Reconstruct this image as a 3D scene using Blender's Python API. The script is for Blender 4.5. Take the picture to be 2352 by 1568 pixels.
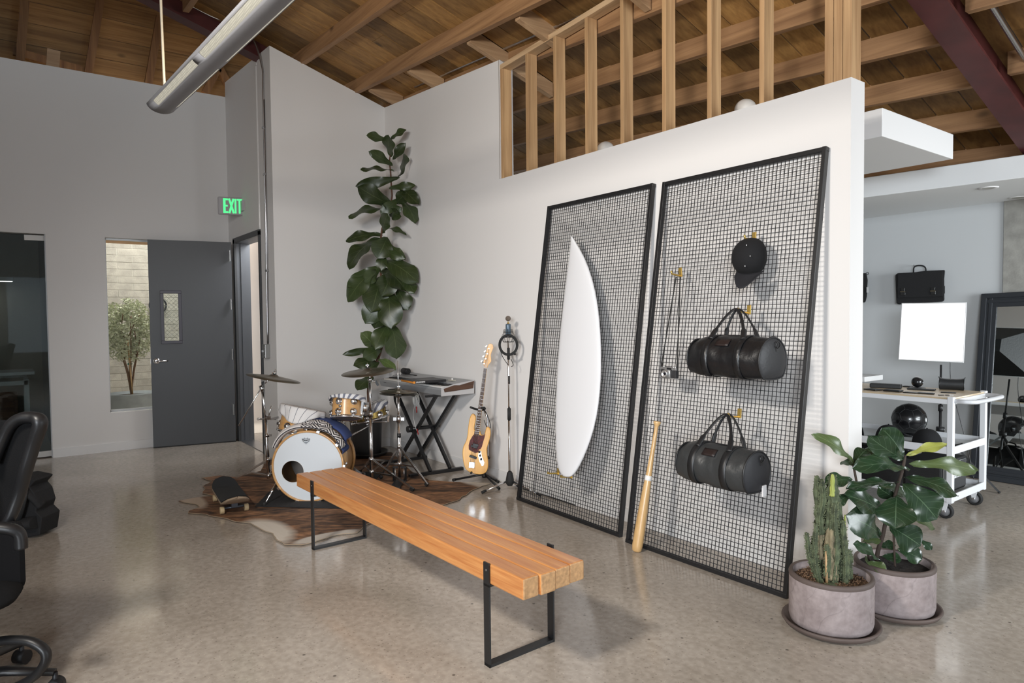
import bpy, bmesh, math, random
from mathutils import Vector, Matrix, Euler, noise
for o in list(bpy.data.objects): bpy.data.objects.remove(o)
S=bpy.context.scene; COL=S.collection
PI=math.pi; random.seed(7)
# ---------------------------------------------------------------- camera
FPX=1550.24; EYE=Vector((0,0,1.5))
_y,_p,_r=[math.radians(a) for a in (143.138,-2.0476,-0.605)]
FW=Vector((math.cos(_y)*math.cos(_p),math.sin(_y)*math.cos(_p),math.sin(_p)))
_rt=Vector((math.sin(_y),-math.cos(_y),0)); _up=_rt.cross(FW)
RT=_rt*math.cos(_r)+_up*math.sin(_r); UP=-_rt*math.sin(_r)+_up*math.cos(_r)
cd=bpy.data.cameras.new('camera'); cam=bpy.data.objects.new('camera',cd); COL.objects.link(cam)
cam.matrix_world=Matrix(((RT.x,UP.x,-FW.x,0),(RT.y,UP.y,-FW.y,0),(RT.z,UP.z,-FW.z,1.5),(0,0,0,1)))
cd.sensor_width=36; cd.lens=FPX/2352*36; cd.clip_start=.05; cd.clip_end=200
S.camera=cam
# ---------------------------------------------------------------- world and lights
W=bpy.data.worlds.new('sky'); S.world=W; W.use_nodes=True
wn=W.node_tree.nodes; wn['Background'].inputs[0].default_value=(.80,.90,1.0,1); wn['Background'].inputs[1].default_value=.6
S.view_settings.view_transform='Standard'; S.view_settings.look='None'; S.view_settings.gamma=1
S.view_settings.use_curve_mapping=False; S.view_settings.exposure=-0.13
def area(name,loc,target,sx,sy,e,c=(1,1,1),spread=PI):
    l=bpy.data.lights.new(name,'AREA'); l.shape='RECTANGLE'; l.size=sx; l.size_y=sy; l.energy=e; l.color=c; l.spread=spread
    o=bpy.data.objects.new(name,l); COL.objects.link(o); o.location=loc
    o.rotation_euler=(Vector(target)-Vector(loc)).to_track_quat('-Z','Y').to_euler(); return o
area('studio_lamp',(-2.1,-.9,2.95),(-3.2,3.6,1.2),.5,.35,88,(1,.94,.865),2.3)
area('window_daylight',(3.1,-3.9,2.2),(-3.6,3.5,.7),2.6,1.8,118,(.87,.935,1),1.25)
area('doorway_daylight',(-8.2,2.78,2.62),(-8.0,1.4,0),.8,.35,26,(.93,.97,1))
area('side_daylight',(2.4,5.2,1.6),(-3,6.2,.9),2.4,1.6,125,(.90,.96,1),2.1)
area('pendant_uplight',(-3.2,.965,2.99),(-3.2,.965,6),3.4,.14,19,(1,.86,.62))
area('courtyard_daylight',(-10.4,1.9,3.7),(-11.0,1.6,.6),1.1,1.6,115,(1,.97,.92))
area('roof_lamp',(-9.45,1.7,3.9),(-9.9,1.7,5.0),2.2,.2,5,(1,.72,.42))
# ---------------------------------------------------------------- materials
MT={}
def nt(m): return m.node_tree.nodes,m.node_tree.links
def mat(name,col,rough=.6,metal=0,spec=.5,bump=0,bscale=60,var=0,vscale=6,trans=0,emit=None,es=1,coat=0,rand=0,subs=0):
    if name in MT: return MT[name]
    m=bpy.data.materials.new(name); m.use_nodes=True; n,l=nt(m); b=n['Principled BSDF']
    b.inputs['Base Color'].default_value=(*col,1); b.inputs['Roughness'].default_value=rough; b.inputs['Metallic'].default_value=metal
    b.inputs['Specular IOR Level'].default_value=spec; b.inputs['Transmission Weight'].default_value=trans; b.inputs['Coat Weight'].default_value=coat
    if emit: b.inputs['Emission Color'].default_value=(*emit,1); b.inputs['Emission Strength'].default_value=es
    tc=n.new('ShaderNodeTexCoord')
    if var or rand:
        mx=n.new('ShaderNodeMix'); mx.data_type='RGBA'; mx.blend_type='MULTIPLY'; mx.inputs[0].default_value=1; mx.inputs[6].default_value=(*col,1)
        ns=n.new('ShaderNodeTexNoise'); ns.inputs['Scale'].default_value=vscale; ns.inputs['Detail'].default_value=6; l.new(tc.outputs['Object'],ns.inputs['Vector'])
        mr=n.new('ShaderNodeMapRange'); mr.inputs[1].default_value=.3; mr.inputs[2].default_value=.7; mr.inputs[3].default_value=1-var; mr.inputs[4].default_value=1+var*.5
        l.new(ns.outputs[0],mr.inputs[0]); src=mr.outputs[0]
        if rand:
            oi=n.new('ShaderNodeObjectInfo'); m2=n.new('ShaderNodeMapRange'); m2.inputs[3].default_value=1-rand; m2.inputs[4].default_value=1+rand*.4
            l.new(oi.outputs['Random'],m2.inputs[0]); mm=n.new('ShaderNodeMath'); mm.operation='MULTIPLY'; l.new(src,mm.inputs[0]); l.new(m2.outputs[0],mm.inputs[1]); src=mm.outputs[0]
        l.new(src,mx.inputs[7]); l.new(mx.outputs[2],b.inputs['Base Color'])
    if bump:
        nb=n.new('ShaderNodeTexNoise'); nb.inputs['Scale'].default_value=bscale; nb.inputs['Detail'].default_value=4; l.new(tc.outputs['Object'],nb.inputs['Vector'])
        bp=n.new('ShaderNodeBump'); bp.inputs['Strength'].default_value=bump; bp.inputs['Distance'].default_value=.01; l.new(nb.outputs[0],bp.inputs['Height']); l.new(bp.outputs[0],b.inputs['Normal'])
    MT[name]=m; return m
def wood(name,c1,c2,axis='x',scale=1,rough=.55,rand=.25,coat=0,knots=True):
    if name in MT: return MT[name]
    m=bpy.data.materials.new(name); m.use_nodes=True; n,l=nt(m); b=n['Principled BSDF']; b.inputs['Roughness'].default_value=rough; b.inputs['Coat Weight'].default_value=coat
    b.inputs['Coat Roughness'].default_value=.25
    tc=n.new('ShaderNodeTexCoord'); mp=n.new('ShaderNodeMapping'); sc={'x':(.6,14,14),'y':(14,.6,14),'z':(14,14,.6)}[axis]
    mp.inputs['Scale'].default_value=[s*scale for s in sc]; oi=n.new('ShaderNodeObjectInfo'); ad=n.new('ShaderNodeVectorMath'); ad.operation='ADD'
    vs=n.new('ShaderNodeVectorMath'); vs.operation='SCALE'; vs.inputs[0].default_value=(13,29,47); l.new(oi.outputs['Random'],vs.inputs['Scale'])
    l.new(tc.outputs['Object'],ad.inputs[0]); l.new(vs.outputs[0],ad.inputs[1]); l.new(ad.outputs[0],mp.inputs['Vector'])
    ns=n.new('ShaderNodeTexNoise'); ns.inputs['Scale'].default_value=1.6; ns.inputs['Detail'].default_value=8; ns.inputs['Distortion'].default_value=.7; l.new(mp.outputs[0],ns.inputs['Vector'])
    wv=n.new('ShaderNodeTexNoise'); wv.inputs['Scale'].default_value=7; wv.inputs['Detail'].default_value=3; l.new(mp.outputs[0],wv.inputs['Vector'])
    ma=n.new('ShaderNodeMath'); ma.operation='MULTIPLY_ADD'; ma.inputs[1].default_value=.4; l.new(wv.outputs[0],ma.inputs[0]); l.new(ns.outputs[0],ma.inputs[2])
    cr=n.new('ShaderNodeValToRGB'); cr.color_ramp.elements[0].position=.42; cr.color_ramp.elements[0].color=(*c1,1); cr.color_ramp.elements[1].position=.92; cr.color_ramp.elements[1].color=(*c2,1); l.new(ma.outputs[0],cr.inputs[0])
    src=cr.outputs[0]
    if knots:
        m2=n.new('ShaderNodeMapping'); m2.inputs['Scale'].default_value=[1.6 if s==14 else .8 for s in sc]; l.new(ad.outputs[0],m2.inputs['Vector'])
        vo=n.new('ShaderNodeTexVoronoi'); vo.inputs['Scale'].default_value=1.6; l.new(m2.outputs[0],vo.inputs['Vector'])
        k=n.new('ShaderNodeMapRange'); k.inputs[1].default_value=.045; k.inputs[2].default_value=.10; k.inputs[3].default_value=.35; k.inputs[4].default_value=1; l.new(vo.outputs['Distance'],k.inputs[0])
        mk=n.new('ShaderNodeMix'); mk.data_type='RGBA'; mk.blend_type='MULTIPLY'; mk.inputs[0].default_value=1; l.new(src,mk.inputs[6]); l.new(k.outputs[0],mk.inputs[7]); src=mk.outputs[2]
    mr=n.new('ShaderNodeMapRange'); mr.inputs[3].default_value=1-rand; mr.inputs[4].default_value=1+rand*.6; l.new(oi.outputs['Random'],mr.inputs[0])
    mx=n.new('ShaderNodeMix'); mx.data_type='RGBA'; mx.blend_type='MULTIPLY'; mx.inputs[0].default_value=1; l.new(src,mx.inputs[6]); l.new(mr.outputs[0],mx.inputs[7]); l.new(mx.outputs[2],b.inputs['Base Color'])
    bp=n.new('ShaderNodeBump'); bp.inputs['Strength'].default_value=.06; bp.inputs['Distance'].default_value=.01; l.new(wv.outputs[0],bp.inputs['Height']); l.new(bp.outputs[0],b.inputs['Normal'])
    MT[name]=m; return m
# ---------------------------------------------------------------- builders
FR={}
def V(*a): return Vector(a)
class M:
    def __init__(s): s.b=bmesh.new(); s.uv=None
    def box(s,x0,y0,z0,x1,y1,z1,mx=None):
        vs=[s.b.verts.new(p) for p in ((x0,y0,z0),(x1,y0,z0),(x1,y1,z0),(x0,y1,z0),(x0,y0,z1),(x1,y0,z1),(x1,y1,z1),(x0,y1,z1))]
        for f in ((3,2,1,0),(4,5,6,7),(0,1,5,4),(1,2,6,5),(2,3,7,6),(3,0,4,7)): s.b.faces.new([vs[i] for i in f])
        if mx: bmesh.ops.transform(s.b,matrix=mx,verts=vs)
        return s
    def hexa(s,pts):
        vs=[s.b.verts.new(p) for p in pts]
        for f in ((3,2,1,0),(4,5,6,7),(0,1,5,4),(1,2,6,5),(2,3,7,6),(3,0,4,7)): s.b.faces.new([vs[i] for i in f])
        return s
    def bar(s,a,b,w,h=None,up=(0,0,1)):
        a=Vector(a); b=Vector(b); h=h or w; d=(b-a).normalized(); u=Vector(up)
        if abs(d.dot(u))>.98: u=Vector((1,0,0)) if abs(d.x)<.9 else Vector((0,1,0))
        x=d.cross(u).normalized()*w/2; y=x.cross(d).normalized()*h/2
        return s.hexa([a-x-y,a+x-y,a+x+y,a-x+y,b-x-y,b+x-y,b+x+y,b-x+y])
    def tube(s,pts,r,seg=8,closed=False,cap=True,flat=1):
        pts=[Vector(p) for p in pts]; n=len(pts); rings=[]; pu=None
        for i,p in enumerate(pts):
            a=pts[(i-1)%n] if (closed or i>0) else p; b=pts[(i+1)%n] if (closed or i<n-1) else p
            d=(b-a); d=d.normalized() if d.length>1e-9 else Vector((0,0,1))
            if pu is None:
                u=Vector((0,0,1)) if abs(d.z)<.9 else Vector((1,0,0)); x=d.cross(u).normalized()
            else:
                x=(pu-d*pu.dot(d)); x=x.normalized() if x.length>1e-6 else d.orthogonal().normalized()
            pu=x; y=d.cross(x); rr=r[i] if isinstance(r,(list,tuple)) else r
            rings.append([s.b.verts.new(p+x*math.cos(2*PI*k/seg)*rr+y*math.sin(2*PI*k/seg)*rr*flat) for k in range(seg)])
        for i in range(n if closed else n-1):
            A,B=rings[i],rings[(i+1)%n]
            for k in range(seg):
                try: f=s.b.faces.new((A[k],A[(k+1)%seg],B[(k+1)%seg],B[k])); f.smooth=True
                except ValueError: pass
        if cap and not closed:
            s.b.faces.new(rings[0][::-1]); s.b.faces.new(rings[-1])
        return s
    def cyl(s,a,b,r,r2=None,seg=16): return s.tube([a,b],[r,r if r2 is None else r2],seg)
    def lathe(s,prof,o=(0,0,0),ax=(0,0,1),seg=32,close=False):
        ax=Vector(ax).normalized(); q=ax.to_track_quat('Z','Y').to_matrix(); o=Vector(o); rings=[]
        for r,h in prof:
            if r<1e-6: rings.append([s.b.verts.new(o+ax*h)])
            else: rings.append([s.b.verts.new(o+q@Vector((r*math.cos(2*PI*k/seg),r*math.sin(2*PI*k/seg),h))) for k in range(seg)])
        if close: rings.append(rings[0])
        for A,B in zip(rings,rings[1:]):
            for k in range(seg):
                k2=(k+1)%seg
                vs=[A[k] if len(A)>1 else A[0],A[k2] if len(A)>1 else None,B[k2] if len(B)>1 else None,B[k] if len(B)>1 else B[0]]
                vs=[v for v in vs if v is not None]
                if len(vs)>2:
                    try: f=s.b.faces.new(vs); f.smooth=True
                    except ValueError: pass
        return s
    def ball(s,c,r,seg=20,sc=(1,1,1)):
        mx=Matrix.Translation(c)@Matrix.Diagonal((*[r*k for k in sc],1))
        g=bmesh.ops.create_uvsphere(s.b,u_segments=seg,v_segments=max(6,seg//2+2),radius=1,matrix=mx)
        for v in g['verts']:
            for f in v.link_faces: f.smooth=True
        return s
    def prism(s,poly,h0,h1,mx=None):
        A=[s.b.verts.new((x,y,h0)) for x,y in poly]; B=[s.b.verts.new((x,y,h1)) for x,y in poly]; n=len(poly)
        s.b.faces.new(A[::-1]); s.b.faces.new(B)
        for i in range(n): s.b.faces.new((A[i],A[(i+1)%n],B[(i+1)%n],B[i]))
        if mx: bmesh.ops.transform(s.b,matrix=mx,verts=A+B)
        return s
    def grid(s,fn,nu,nv,smooth=True,uv=True,cu=False):
        if s.uv is None: s.uv=s.b.loops.layers.uv.new('UVMap')
        g=[[s.b.verts.new(fn(i/nu,j/nv)) for j in range(nv+1)] for i in range(nu if cu else nu+1)]
        for i in range(nu):
            for j in range(nv):
                i2=(i+1)%len(g) if cu else i+1
                f=s.b.faces.new((g[i][j],g[i2][j],g[i2][j+1],g[i][j+1])); f.smooth=smooth
                for lp,(a,c) in zip(f.loops,((i,j),(i+1,j),(i+1,j+1),(i,j+1))): lp[s.uv].uv=(a/nu,c/nv)
        return s
def fmat(o): return FR.get(o,Matrix.Identity(4))
def obj(name,m,material,parent=None,world=True,bev=0,solid=0,sub=0,wn=False,recalc=True):
    b=m.b
    if world and parent is not None: b.transform(fmat(parent).inverted())
    if recalc: bmesh.ops.recalc_face_normals(b,faces=b.faces[:])
    me=bpy.data.meshes.new(name); b.to_mesh(me); b.free(); o=bpy.data.objects.new(name,me); COL.objects.link(o)
    for x in (material if isinstance(material,(list,tuple)) else [material]): me.materials.append(x)
    if parent is not None: o.parent=parent; FR[o]=fmat(parent)
    if sub: md=o.modifiers.new('subd','SUBSURF'); md.levels=sub; md.render_levels=sub
    if solid: md=o.modifiers.new('solid','SOLIDIFY'); md.thickness=abs(solid); md.offset=0 if solid>0 else 1
    if bev: md=o.modifiers.new('bev','BEVEL'); md.width=bev; md.segments=2; md.limit_method='ANGLE'; md.harden_normals=False
    return o
def tag(o,label=None,cat=None,group=None,kind=None):
    if label: o['label']=label
    if cat: o['category']=cat
    if group: o['group']=group
    if kind: o['kind']=kind
    return o
def thing(name,label,cat,loc=(0,0,0),rz=0,group=None,rot=None):
    o=bpy.data.objects.new(name,None); COL.objects.link(o); o.location=loc; o.rotation_euler=rot or (0,0,rz)
    FR[o]=Matrix.Translation(loc)@Euler(o.rotation_euler).to_matrix().to_4x4(); o.empty_display_size=.1
    return tag(o,label,cat,group)
def struct(name,m,material,**k): return tag(obj(name,m,material,**k),kind='structure')
def text(name,s,size,mx,material,parent,ext=.0006,bold=0,shear=0,align='CENTER'):
    c=bpy.data.curves.new(name,'FONT'); c.body=s; c.size=size; c.extrude=ext; c.align_x=align; c.align_y='CENTER'; c.offset=bold; c.shear=shear; c.resolution_u=3
    t=bpy.data.objects.new('tmp',c); COL.objects.link(t); dg=bpy.context.evaluated_depsgraph_get(); me=bpy.data.meshes.new_from_object(t.evaluated_get(dg)); bpy.data.objects.remove(t)
    me.transform(mx); me.name=name; me.materials.clear(); me.materials.append(material)
    o=bpy.data.objects.new(name,me); COL.objects.link(o)
    if parent is not None:
        me.transform(fmat(parent).inverted()); o.parent=parent; FR[o]=fmat(parent)
    return o
def frame(o,x,y,z=None):
    x=Vector(x).normalized(); y=Vector(y); z=Vector(z) if z else x.cross(y); z=z.normalized(); y=z.cross(x).normalized()
    return Matrix(((x.x,y.x,z.x,o[0]),(x.y,y.y,z.y,o[1]),(x.z,y.z,z.z,o[2]),(0,0,0,1)))
def ray(x,y): return FW+RT*((x-1176)/FPX)-UP*((y-784)/FPX)
def gz(x,y,z=0): d=ray(x,y); return EYE+d*((z-1.5)/d.z)      # point of a level plane
def gy(x,y,Y): d=ray(x,y); return EYE+d*(Y/d.y)                # point of a plane parallel to the mesh wall
def gx(x,y,X): d=ray(x,y); return EYE+d*(X/d.x)
def gn(x,y,P,n=None):
    n=n or Vector((FW.x,FW.y,0)); d=ray(x,y); return EYE+d*((Vector(P)-EYE).dot(n)/d.dot(n))
def arc(c,r,a0,a1,n,u=(1,0,0),v=(0,0,1)):
    c,u,v=Vector(c),Vector(u),Vector(v); return [c+u*r*math.cos(a0+(a1-a0)*i/n)+v*r*math.sin(a0+(a1-a0)*i/n) for i in range(n+1)]
def crv(pts,n=8):
    P=[Vector(p) for p in pts]; out=[]
    for i in range(len(P)-1):
        a=P[max(i-1,0)]; b=P[i]; c=P[i+1]; d=P[min(i+2,len(P)-1)]
        for k in range(n):
            t=k/n; out.append(.5*((2*b)+(c-a)*t+(2*a-5*b+4*c-d)*t*t+(3*b-a-3*c+d)*t**3))
    return out+[P[-1]]
# ================================================================ palette
white=mat('wall_paint',(.74,.718,.698),.85,bump=.03,bscale=180)
trimw=mat('trim_paint',(.76,.75,.74),.55)
chrome=mat('chrome',(.88,.88,.89),.2,1)
steel=mat('steel',(.5,.5,.51),.32,1)
black=mat('black_metal',(.012,.012,.013),.42)
blackp=mat('black_plastic',(.012,.012,.014),.5,bump=.05,bscale=200)
rubber=mat('rubber',(.015,.015,.015),.75)
brass=mat('brass',(.62,.43,.12),.35,.8)
redsteel=mat('red_steel',(.075,.014,.013),.5,var=.3,vscale=5)
# concrete floor
fm=bpy.data.materials.new('polished_concrete'); fm.use_nodes=True; n,l=nt(fm); b=n['Principled BSDF']; tc=n.new('ShaderNodeTexCoord')
def nz(sc,det=6,dist=0,rough=.5):
    q=n.new('ShaderNodeTexNoise'); q.inputs['Scale'].default_value=sc; q.inputs['Detail'].default_value=det; q.inputs['Distortion'].default_value=dist; q.inputs['Roughness'].default_value=rough; l.new(tc.outputs['Object'],q.inputs['Vector']); return q.outputs[0]
def ramp(src,p0,c0,p1,c1):
    q=n.new('ShaderNodeValToRGB'); q.color_ramp.elements[0].position=p0; q.color_ramp.elements[0].color=(*c0,1); q.color_ramp.elements[1].position=p1; q.color_ramp.elements[1].color=(*c1,1); l.new(src,q.inputs[0]); return q.outputs[0]
def mul(a,c,f=1,mode='MULTIPLY'):
    q=n.new('ShaderNodeMix'); q.data_type='RGBA'; q.blend_type=mode; q.inputs[0].default_value=f; l.new(a,q.inputs[6]); l.new(c,q.inputs[7]); return q.outputs[2]
c0=ramp(nz(.8,8,.8,.6),.3,(.33,.285,.235),.72,(.49,.435,.375))
c0=mul(c0,ramp(nz(30,6),.35,(.82,.81,.8),.65,(1.05,1.05,1.05)))
vo=n.new('ShaderNodeTexVoronoi'); vo.inputs['Scale'].default_value=38; l.new(tc.outputs['Object'],vo.inputs['Vector'])
c0=mul(c0,ramp(vo.outputs['Distance'],.12,(.45,.42,.40),.20,(1,1,1)),.5)
vo2=n.new('ShaderNodeTexVoronoi'); vo2.inputs['Scale'].default_value=55; l.new(tc.outputs['Object'],vo2.inputs['Vector'])
c0=mul(c0,ramp(vo2.outputs['Distance'],.08,(1.5,1.45,1.38),.16,(1,1,1)),.7)
sp=n.new('ShaderNodeTexVoronoi'); sp.inputs['Scale'].default_value=9; sp.inputs['Randomness'].default_value=1; l.new(tc.outputs['Object'],sp.inputs['Vector'])
c0=mul(c0,ramp(sp.outputs['Distance'],.05,(.22,.2,.19),.08,(1,1,1)),.8)
l.new(c0,b.inputs['Base Color']); rr=ramp(nz(3,5),.3,(.10,)*3,.75,(.24,)*3); l.new(rr,b.inputs['Roughness']); b.inputs['Specular IOR Level'].default_value=.55
m=M().box(-13,-5,-.12,4,7.6,0); struct('floor',m,fm)
# ---------------------------------------------------------------- roof
def zp(x,y): # underside of the purlins
    yy=max(y,1.86-y); return 4.36-.313*(yy-2.29)-.066*(x+7.22)
PD=.13
plankm=wood('roof_plank_wood',(.20,.095,.026),(.41,.225,.072),'y',.7,.6,.5)
purm=wood('purlin_wood',(.21,.105,.045),(.40,.225,.105),'x',.8,.65,.12)
ceil=tag(thing('ceiling',None,None,(0,0,0)),kind='structure')
x=-10.6; i=0
while x<1.6:
    w=.245; rr=random.Random(i); j=.0
    for (ya,yb) in ((.93,7.6),(-5,.93)):
        cuts=[ya,yb]
        if yb>5: cuts=[ya,rr.uniform(2.2,6.4),yb]
        for a,bb in zip(cuts,cuts[1:]):
            e=rr.uniform(0,.006); P=[]
            for zz in (0,.035):
                for (px_,py_) in ((x+.005,a),(x+w-.005,a),(x+w-.005,bb-.002),(x+.005,bb-.002)):
                    P.append((px_,py_,zp(px_,py_)+PD+zz+e+(1.0 if x<-7.8 else 0)))
            obj('plank',M().hexa(P),plankm,ceil)
    x+=w; i+=1
def purlin(x0,x1,y,w=.06,d=PD,nm='purlin',mt=None):
    P=[]
    for xx in (x0,x1):
        z=zp(xx,y); s=.0
        P+= [(xx,y-w/2,zp(xx,y)),(xx,y+w/2,zp(xx,y)),(xx,y+w/2,zp(xx,y)+d),(xx,y-w/2,zp(xx,y)+d+.03)]
    return obj(nm,M().hexa(P),mt or purm,ceil,bev=.004)
for y in (1.55,2.10,2.65,3.265,3.75,4.30,4.83,5.36,5.92,6.5,7.1): purlin(-7.55 if y>2.2 else -7.5,-1.72,y)
for y in (3.3,3.9,4.6,5.3,6.0): purlin(-1.62,1.5,y)
for y in (.35,-.2,-.75,-1.3): purlin(-7.5,-1.72,y)
blkm=wood('blocking_wood',(.30,.17,.085),(.52,.34,.19),'y',.9,.65,.1)
def slope_bar(nm,x,y0,y1,w,d,drop=0,mt=None,top=None):
    P=[]
    for yy in (y0,y1):
        z=zp(x,yy)+drop; P+=[(x-w/2,yy,z),(x+w/2,yy,z),(x+w/2,yy,z+d),(x-w/2,yy,z+d)]
    return obj(nm,M().hexa(P),mt or blkm,ceil,bev=.003)
for x,y0,y1 in ((-7.0,3.31,3.71),(-6.1,3.31,3.71),(-5.0,3.31,4.25),(-4.3,3.31,3.71),(-3.3,3.31,3.71)): slope_bar('blocking',x,y0,y1,.06,.14)
# steel gable frames: web plus flanges, each leg of a frame is one beam
def ibeam(x,ya,yb,bot,top,fw=.17):
    m=M()
    def seg(x0,x1,b0,b1):
        P=[]
        for yy in (ya,yb):
            z=zp(x,yy); P+=[(x0,yy,z+b0),(x1,yy,z+b0),(x1,yy,z+b1),(x0,yy,z+b1)]
        m.hexa(P)
    seg(x-fw/2,x+fw/2,bot,bot+.02); seg(x-fw/2,x+fw/2,top-.02,top); seg(x-.02,x+.02,bot+.02,top-.02)
    return obj('steel_beam',m,redsteel,ceil)
ibeam(-7.62,.93,3.7,-.05,.19,.17); ibeam(-7.62,-5,.93,-.05,.19,.17)
ibeam(-1.70,.93,7.4,-.10,.18,.17); ibeam(-1.70,-5,.93,-.10,.18,.17)
slope_bar('rafter',-1.18,2.0,7.3,.09,.24,-.05,wood('rafter_wood',(.28,.16,.08),(.46,.30,.17),'y',.8))
slope_bar('rafter',-1.02,2.0,7.3,.05,.24,-.05,MT['rafter_wood'])
m=M().tube([(-1.52,yy,zp(-1.5,yy)+.06) for yy in (1.6,3,4.5,6,7.3)],.017,10); tag(obj('conduit_pipe',m,steel),'long steel conduit running along the dark red beam at the top right','pipe')
m=M().tube(crv([(-6.6,3.66,zp(-6.6,3.66)+.14),(-4.5,3.67,zp(-4.5,3.67)+.14),(-2.0,3.67,zp(-2,3.67)+.14)],4),.014,8); tag(obj('conduit_pipe',m,steel),'thin steel conduit laid on the joist behind the open stud frame','pipe')
# gable end wall of horizontal boards
gb=tag(thing('wall_gable',None,None),kind='structure'); gm=wood('gable_board_wood',(.15,.075,.028),(.36,.22,.09),'y',.8,.6,.3)
for k,z in enumerate([4.1+.262*i for i in range(9)]):
    [obj('plank',M().box(-10.24,ya_+.002,z+.002,-10.2-.004*((k+j_)%2),yb_-.002,z+.258),gm,gb) for j_,(ya_,yb_) in enumerate(((-5,-1.2+.5*(k%3)),(-1.2+.5*(k%3),4.2)))]
gs=thing('gable_framing','rough timber braces against the boarded gable above the left wall','framing'); gsm=wood('brace_wood',(.10,.045,.02),(.25,.14,.06),'z',.8,.6,.2)
for (a,bb) in (((55,30),(46,140)),((228,15),(203,170)),((362,70),(340,195)),((480,110),(528,205)),((505,150),(470,215))):
    obj('brace',M().bar(gx(a[0]*1.25-bb[0]*.25,a[1]*1.25-bb[1]*.25,-10.05),gx(*bb,-10.05),.09,.09,(1,0,0)),gsm,gs)
obj('plate',M().bar(gx(30,118,-10.1),gx(205,166,-10.1),.09,.06,(1,0,0)),gsm,gs)
obj('block',M().bar(gx(123,118,-9.1),gx(120,162,-9.1),.12,.12,(1,0,0)),MT['rafter_wood'],gs)
# ---------------------------------------------------------------- walls
T=.15
m=M(); X0,X1=-9.15,-9.0
zt=4.30
m.box(X0,-5,2.465,X1,.377,zt); m.box(X0,.377,0,X1,.94,zt); m.box(X0,.94,0,X1,1.97,.446); m.box(X0,.94,2.465,X1,1.97,zt); m.box(X0,1.97,0,X1,2.44,zt); m.box(X0,-5,0,X1,-2.6,2.465)
struct('wall_left',m,white)
# wall holding the exit door; frame opening x -8.70..-7.72
m=M(); Y0,Y1=2.29,2.44
m.box(-9,Y0,2.49,-7.72,Y1,4.3); m.box(-9,Y0,0,-8.74,Y1,2.49)
m.hexa([(-9,Y0,4.3),(-7.7,Y0,4.3),(-7.7,Y1,4.3),(-9,Y1,4.3),(-9,Y0,zp(-9,Y0)),(-7.7,Y0,zp(-7.7,Y0)),(-7.7,Y1,zp(-7.7,Y1)),(-9,Y1,zp(-9,Y1))])
struct('wall_entry',m,white)
def slab_y(x0,x1,ya,yb,z0=0):
    return [(x0,ya,z0),(x1,ya,z0),(x1,yb,z0),(x0,yb,z0),(x0,ya,zp(x0,ya)),(x1,ya,zp(x1,ya)),(x1,yb,zp(x1,yb)),(x0,yb,zp(x0,yb))]
m=M().hexa(slab_y(-7.22-.45,-7.22,2.29,2.44)).hexa(slab_y(-7.37,-7.22,2.44,3.77)); struct('wall_corner',m,white)
YB=3.60
m=M().hexa(slab_y(-7.22,-4.945,YB,YB+.145)).box(-4.945,YB,0,-1.80,YB+.145,2.745); struct('wall_right',m,white)
# right-hand studio room
greyw=mat('studio_wall_paint',(.56,.575,.58),.8); conc=mat('concrete_panel',(.33,.32,.29),.8,var=.25,vscale=9,bump=.2)
m=M().box(-7.22,7.27,0,-2.235,7.5,3.2); struct('wall_back',m,greyw)
m=M().box(-2.235,7.25,0,4,7.5,3.2); struct('wall_concrete',m,conc)
struct('wall_studio_side',M().box(-7.22,3.77,0,-7.07,7.35,3.0),greyw)
lowc=mat('studio_ceiling_paint',(.78,.79,.79),.8)
m=M()
def fascia(x): return 5.42+(x+4.0)*.205 if False else 5.72+(x+2.74)*.19
P=[(-7.22,fascia(-4.5),2.5),(1.5,fascia(1.5),2.5),(1.5,7.4,2.5),(-7.22,7.4,2.5),(-7.22,fascia(-4.5),2.67),(1.5,fascia(1.5),2.67),(1.5,7.4,2.67),(-7.22,7.4,2.67)]
struct('ceiling_studio',m.hexa(P),lowc,bev=.005)
m=M().box(-4.4,4.39,2.60,-2.0,5.47,2.775); struct('trim_1',m,trimw,bev=.004)
for (a,bb),nm in (((2270,431),'first'),((2338,453),'second')):
    p=gz(a,bb,2.5)
    t=thing('ceiling_downlight','round recessed downlight in the low studio ceiling, '+('nearer the room edge' if nm=='first' else 'farther back by the grey wall'),'light',p)
    obj('trim_ring',M().lathe([(.045,-.004),(.068,-.007),(.072,0),(.07,.004)],p),trimw,t); obj('reflector',M().lathe([(0,-.001),(.045,-.003)],p),mat('downlight_reflector',(.42,.41,.36),.4),t)
# closing walls outside the view, with large window openings letting daylight in
struct('wall_rear',M().box(-13,-5.15,0,0,-5,5).box(0,-5.15,0,4,-5,.8).box(0,-5.15,2.6,4,-5,5),white)
m=M().box(4,-5,0,4.15,7.5,.7).box(4,-5,2.7,4.15,7.5,5)
for y in (-5,-2.6,-.2,2.2,4.6,7.2): m.box(4,y,.7,4.15,y+.25,2.7)
struct('wall_window_side',m,white)
# baseboards
bb_=.098
struct('baseboard_left',M().box(-9,.377,0,-8.986,.94+1.35,bb_),trimw)
struct('baseboard_corner',M().box(-7.22,2.29,0,-7.206,3.6,bb_).box(-7.67,2.276,0,-7.206,2.29,bb_),trimw)
struct('baseboard_right',M().box(-7.206,3.586,0,-1.80,3.6,bb_),trimw)
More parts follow.
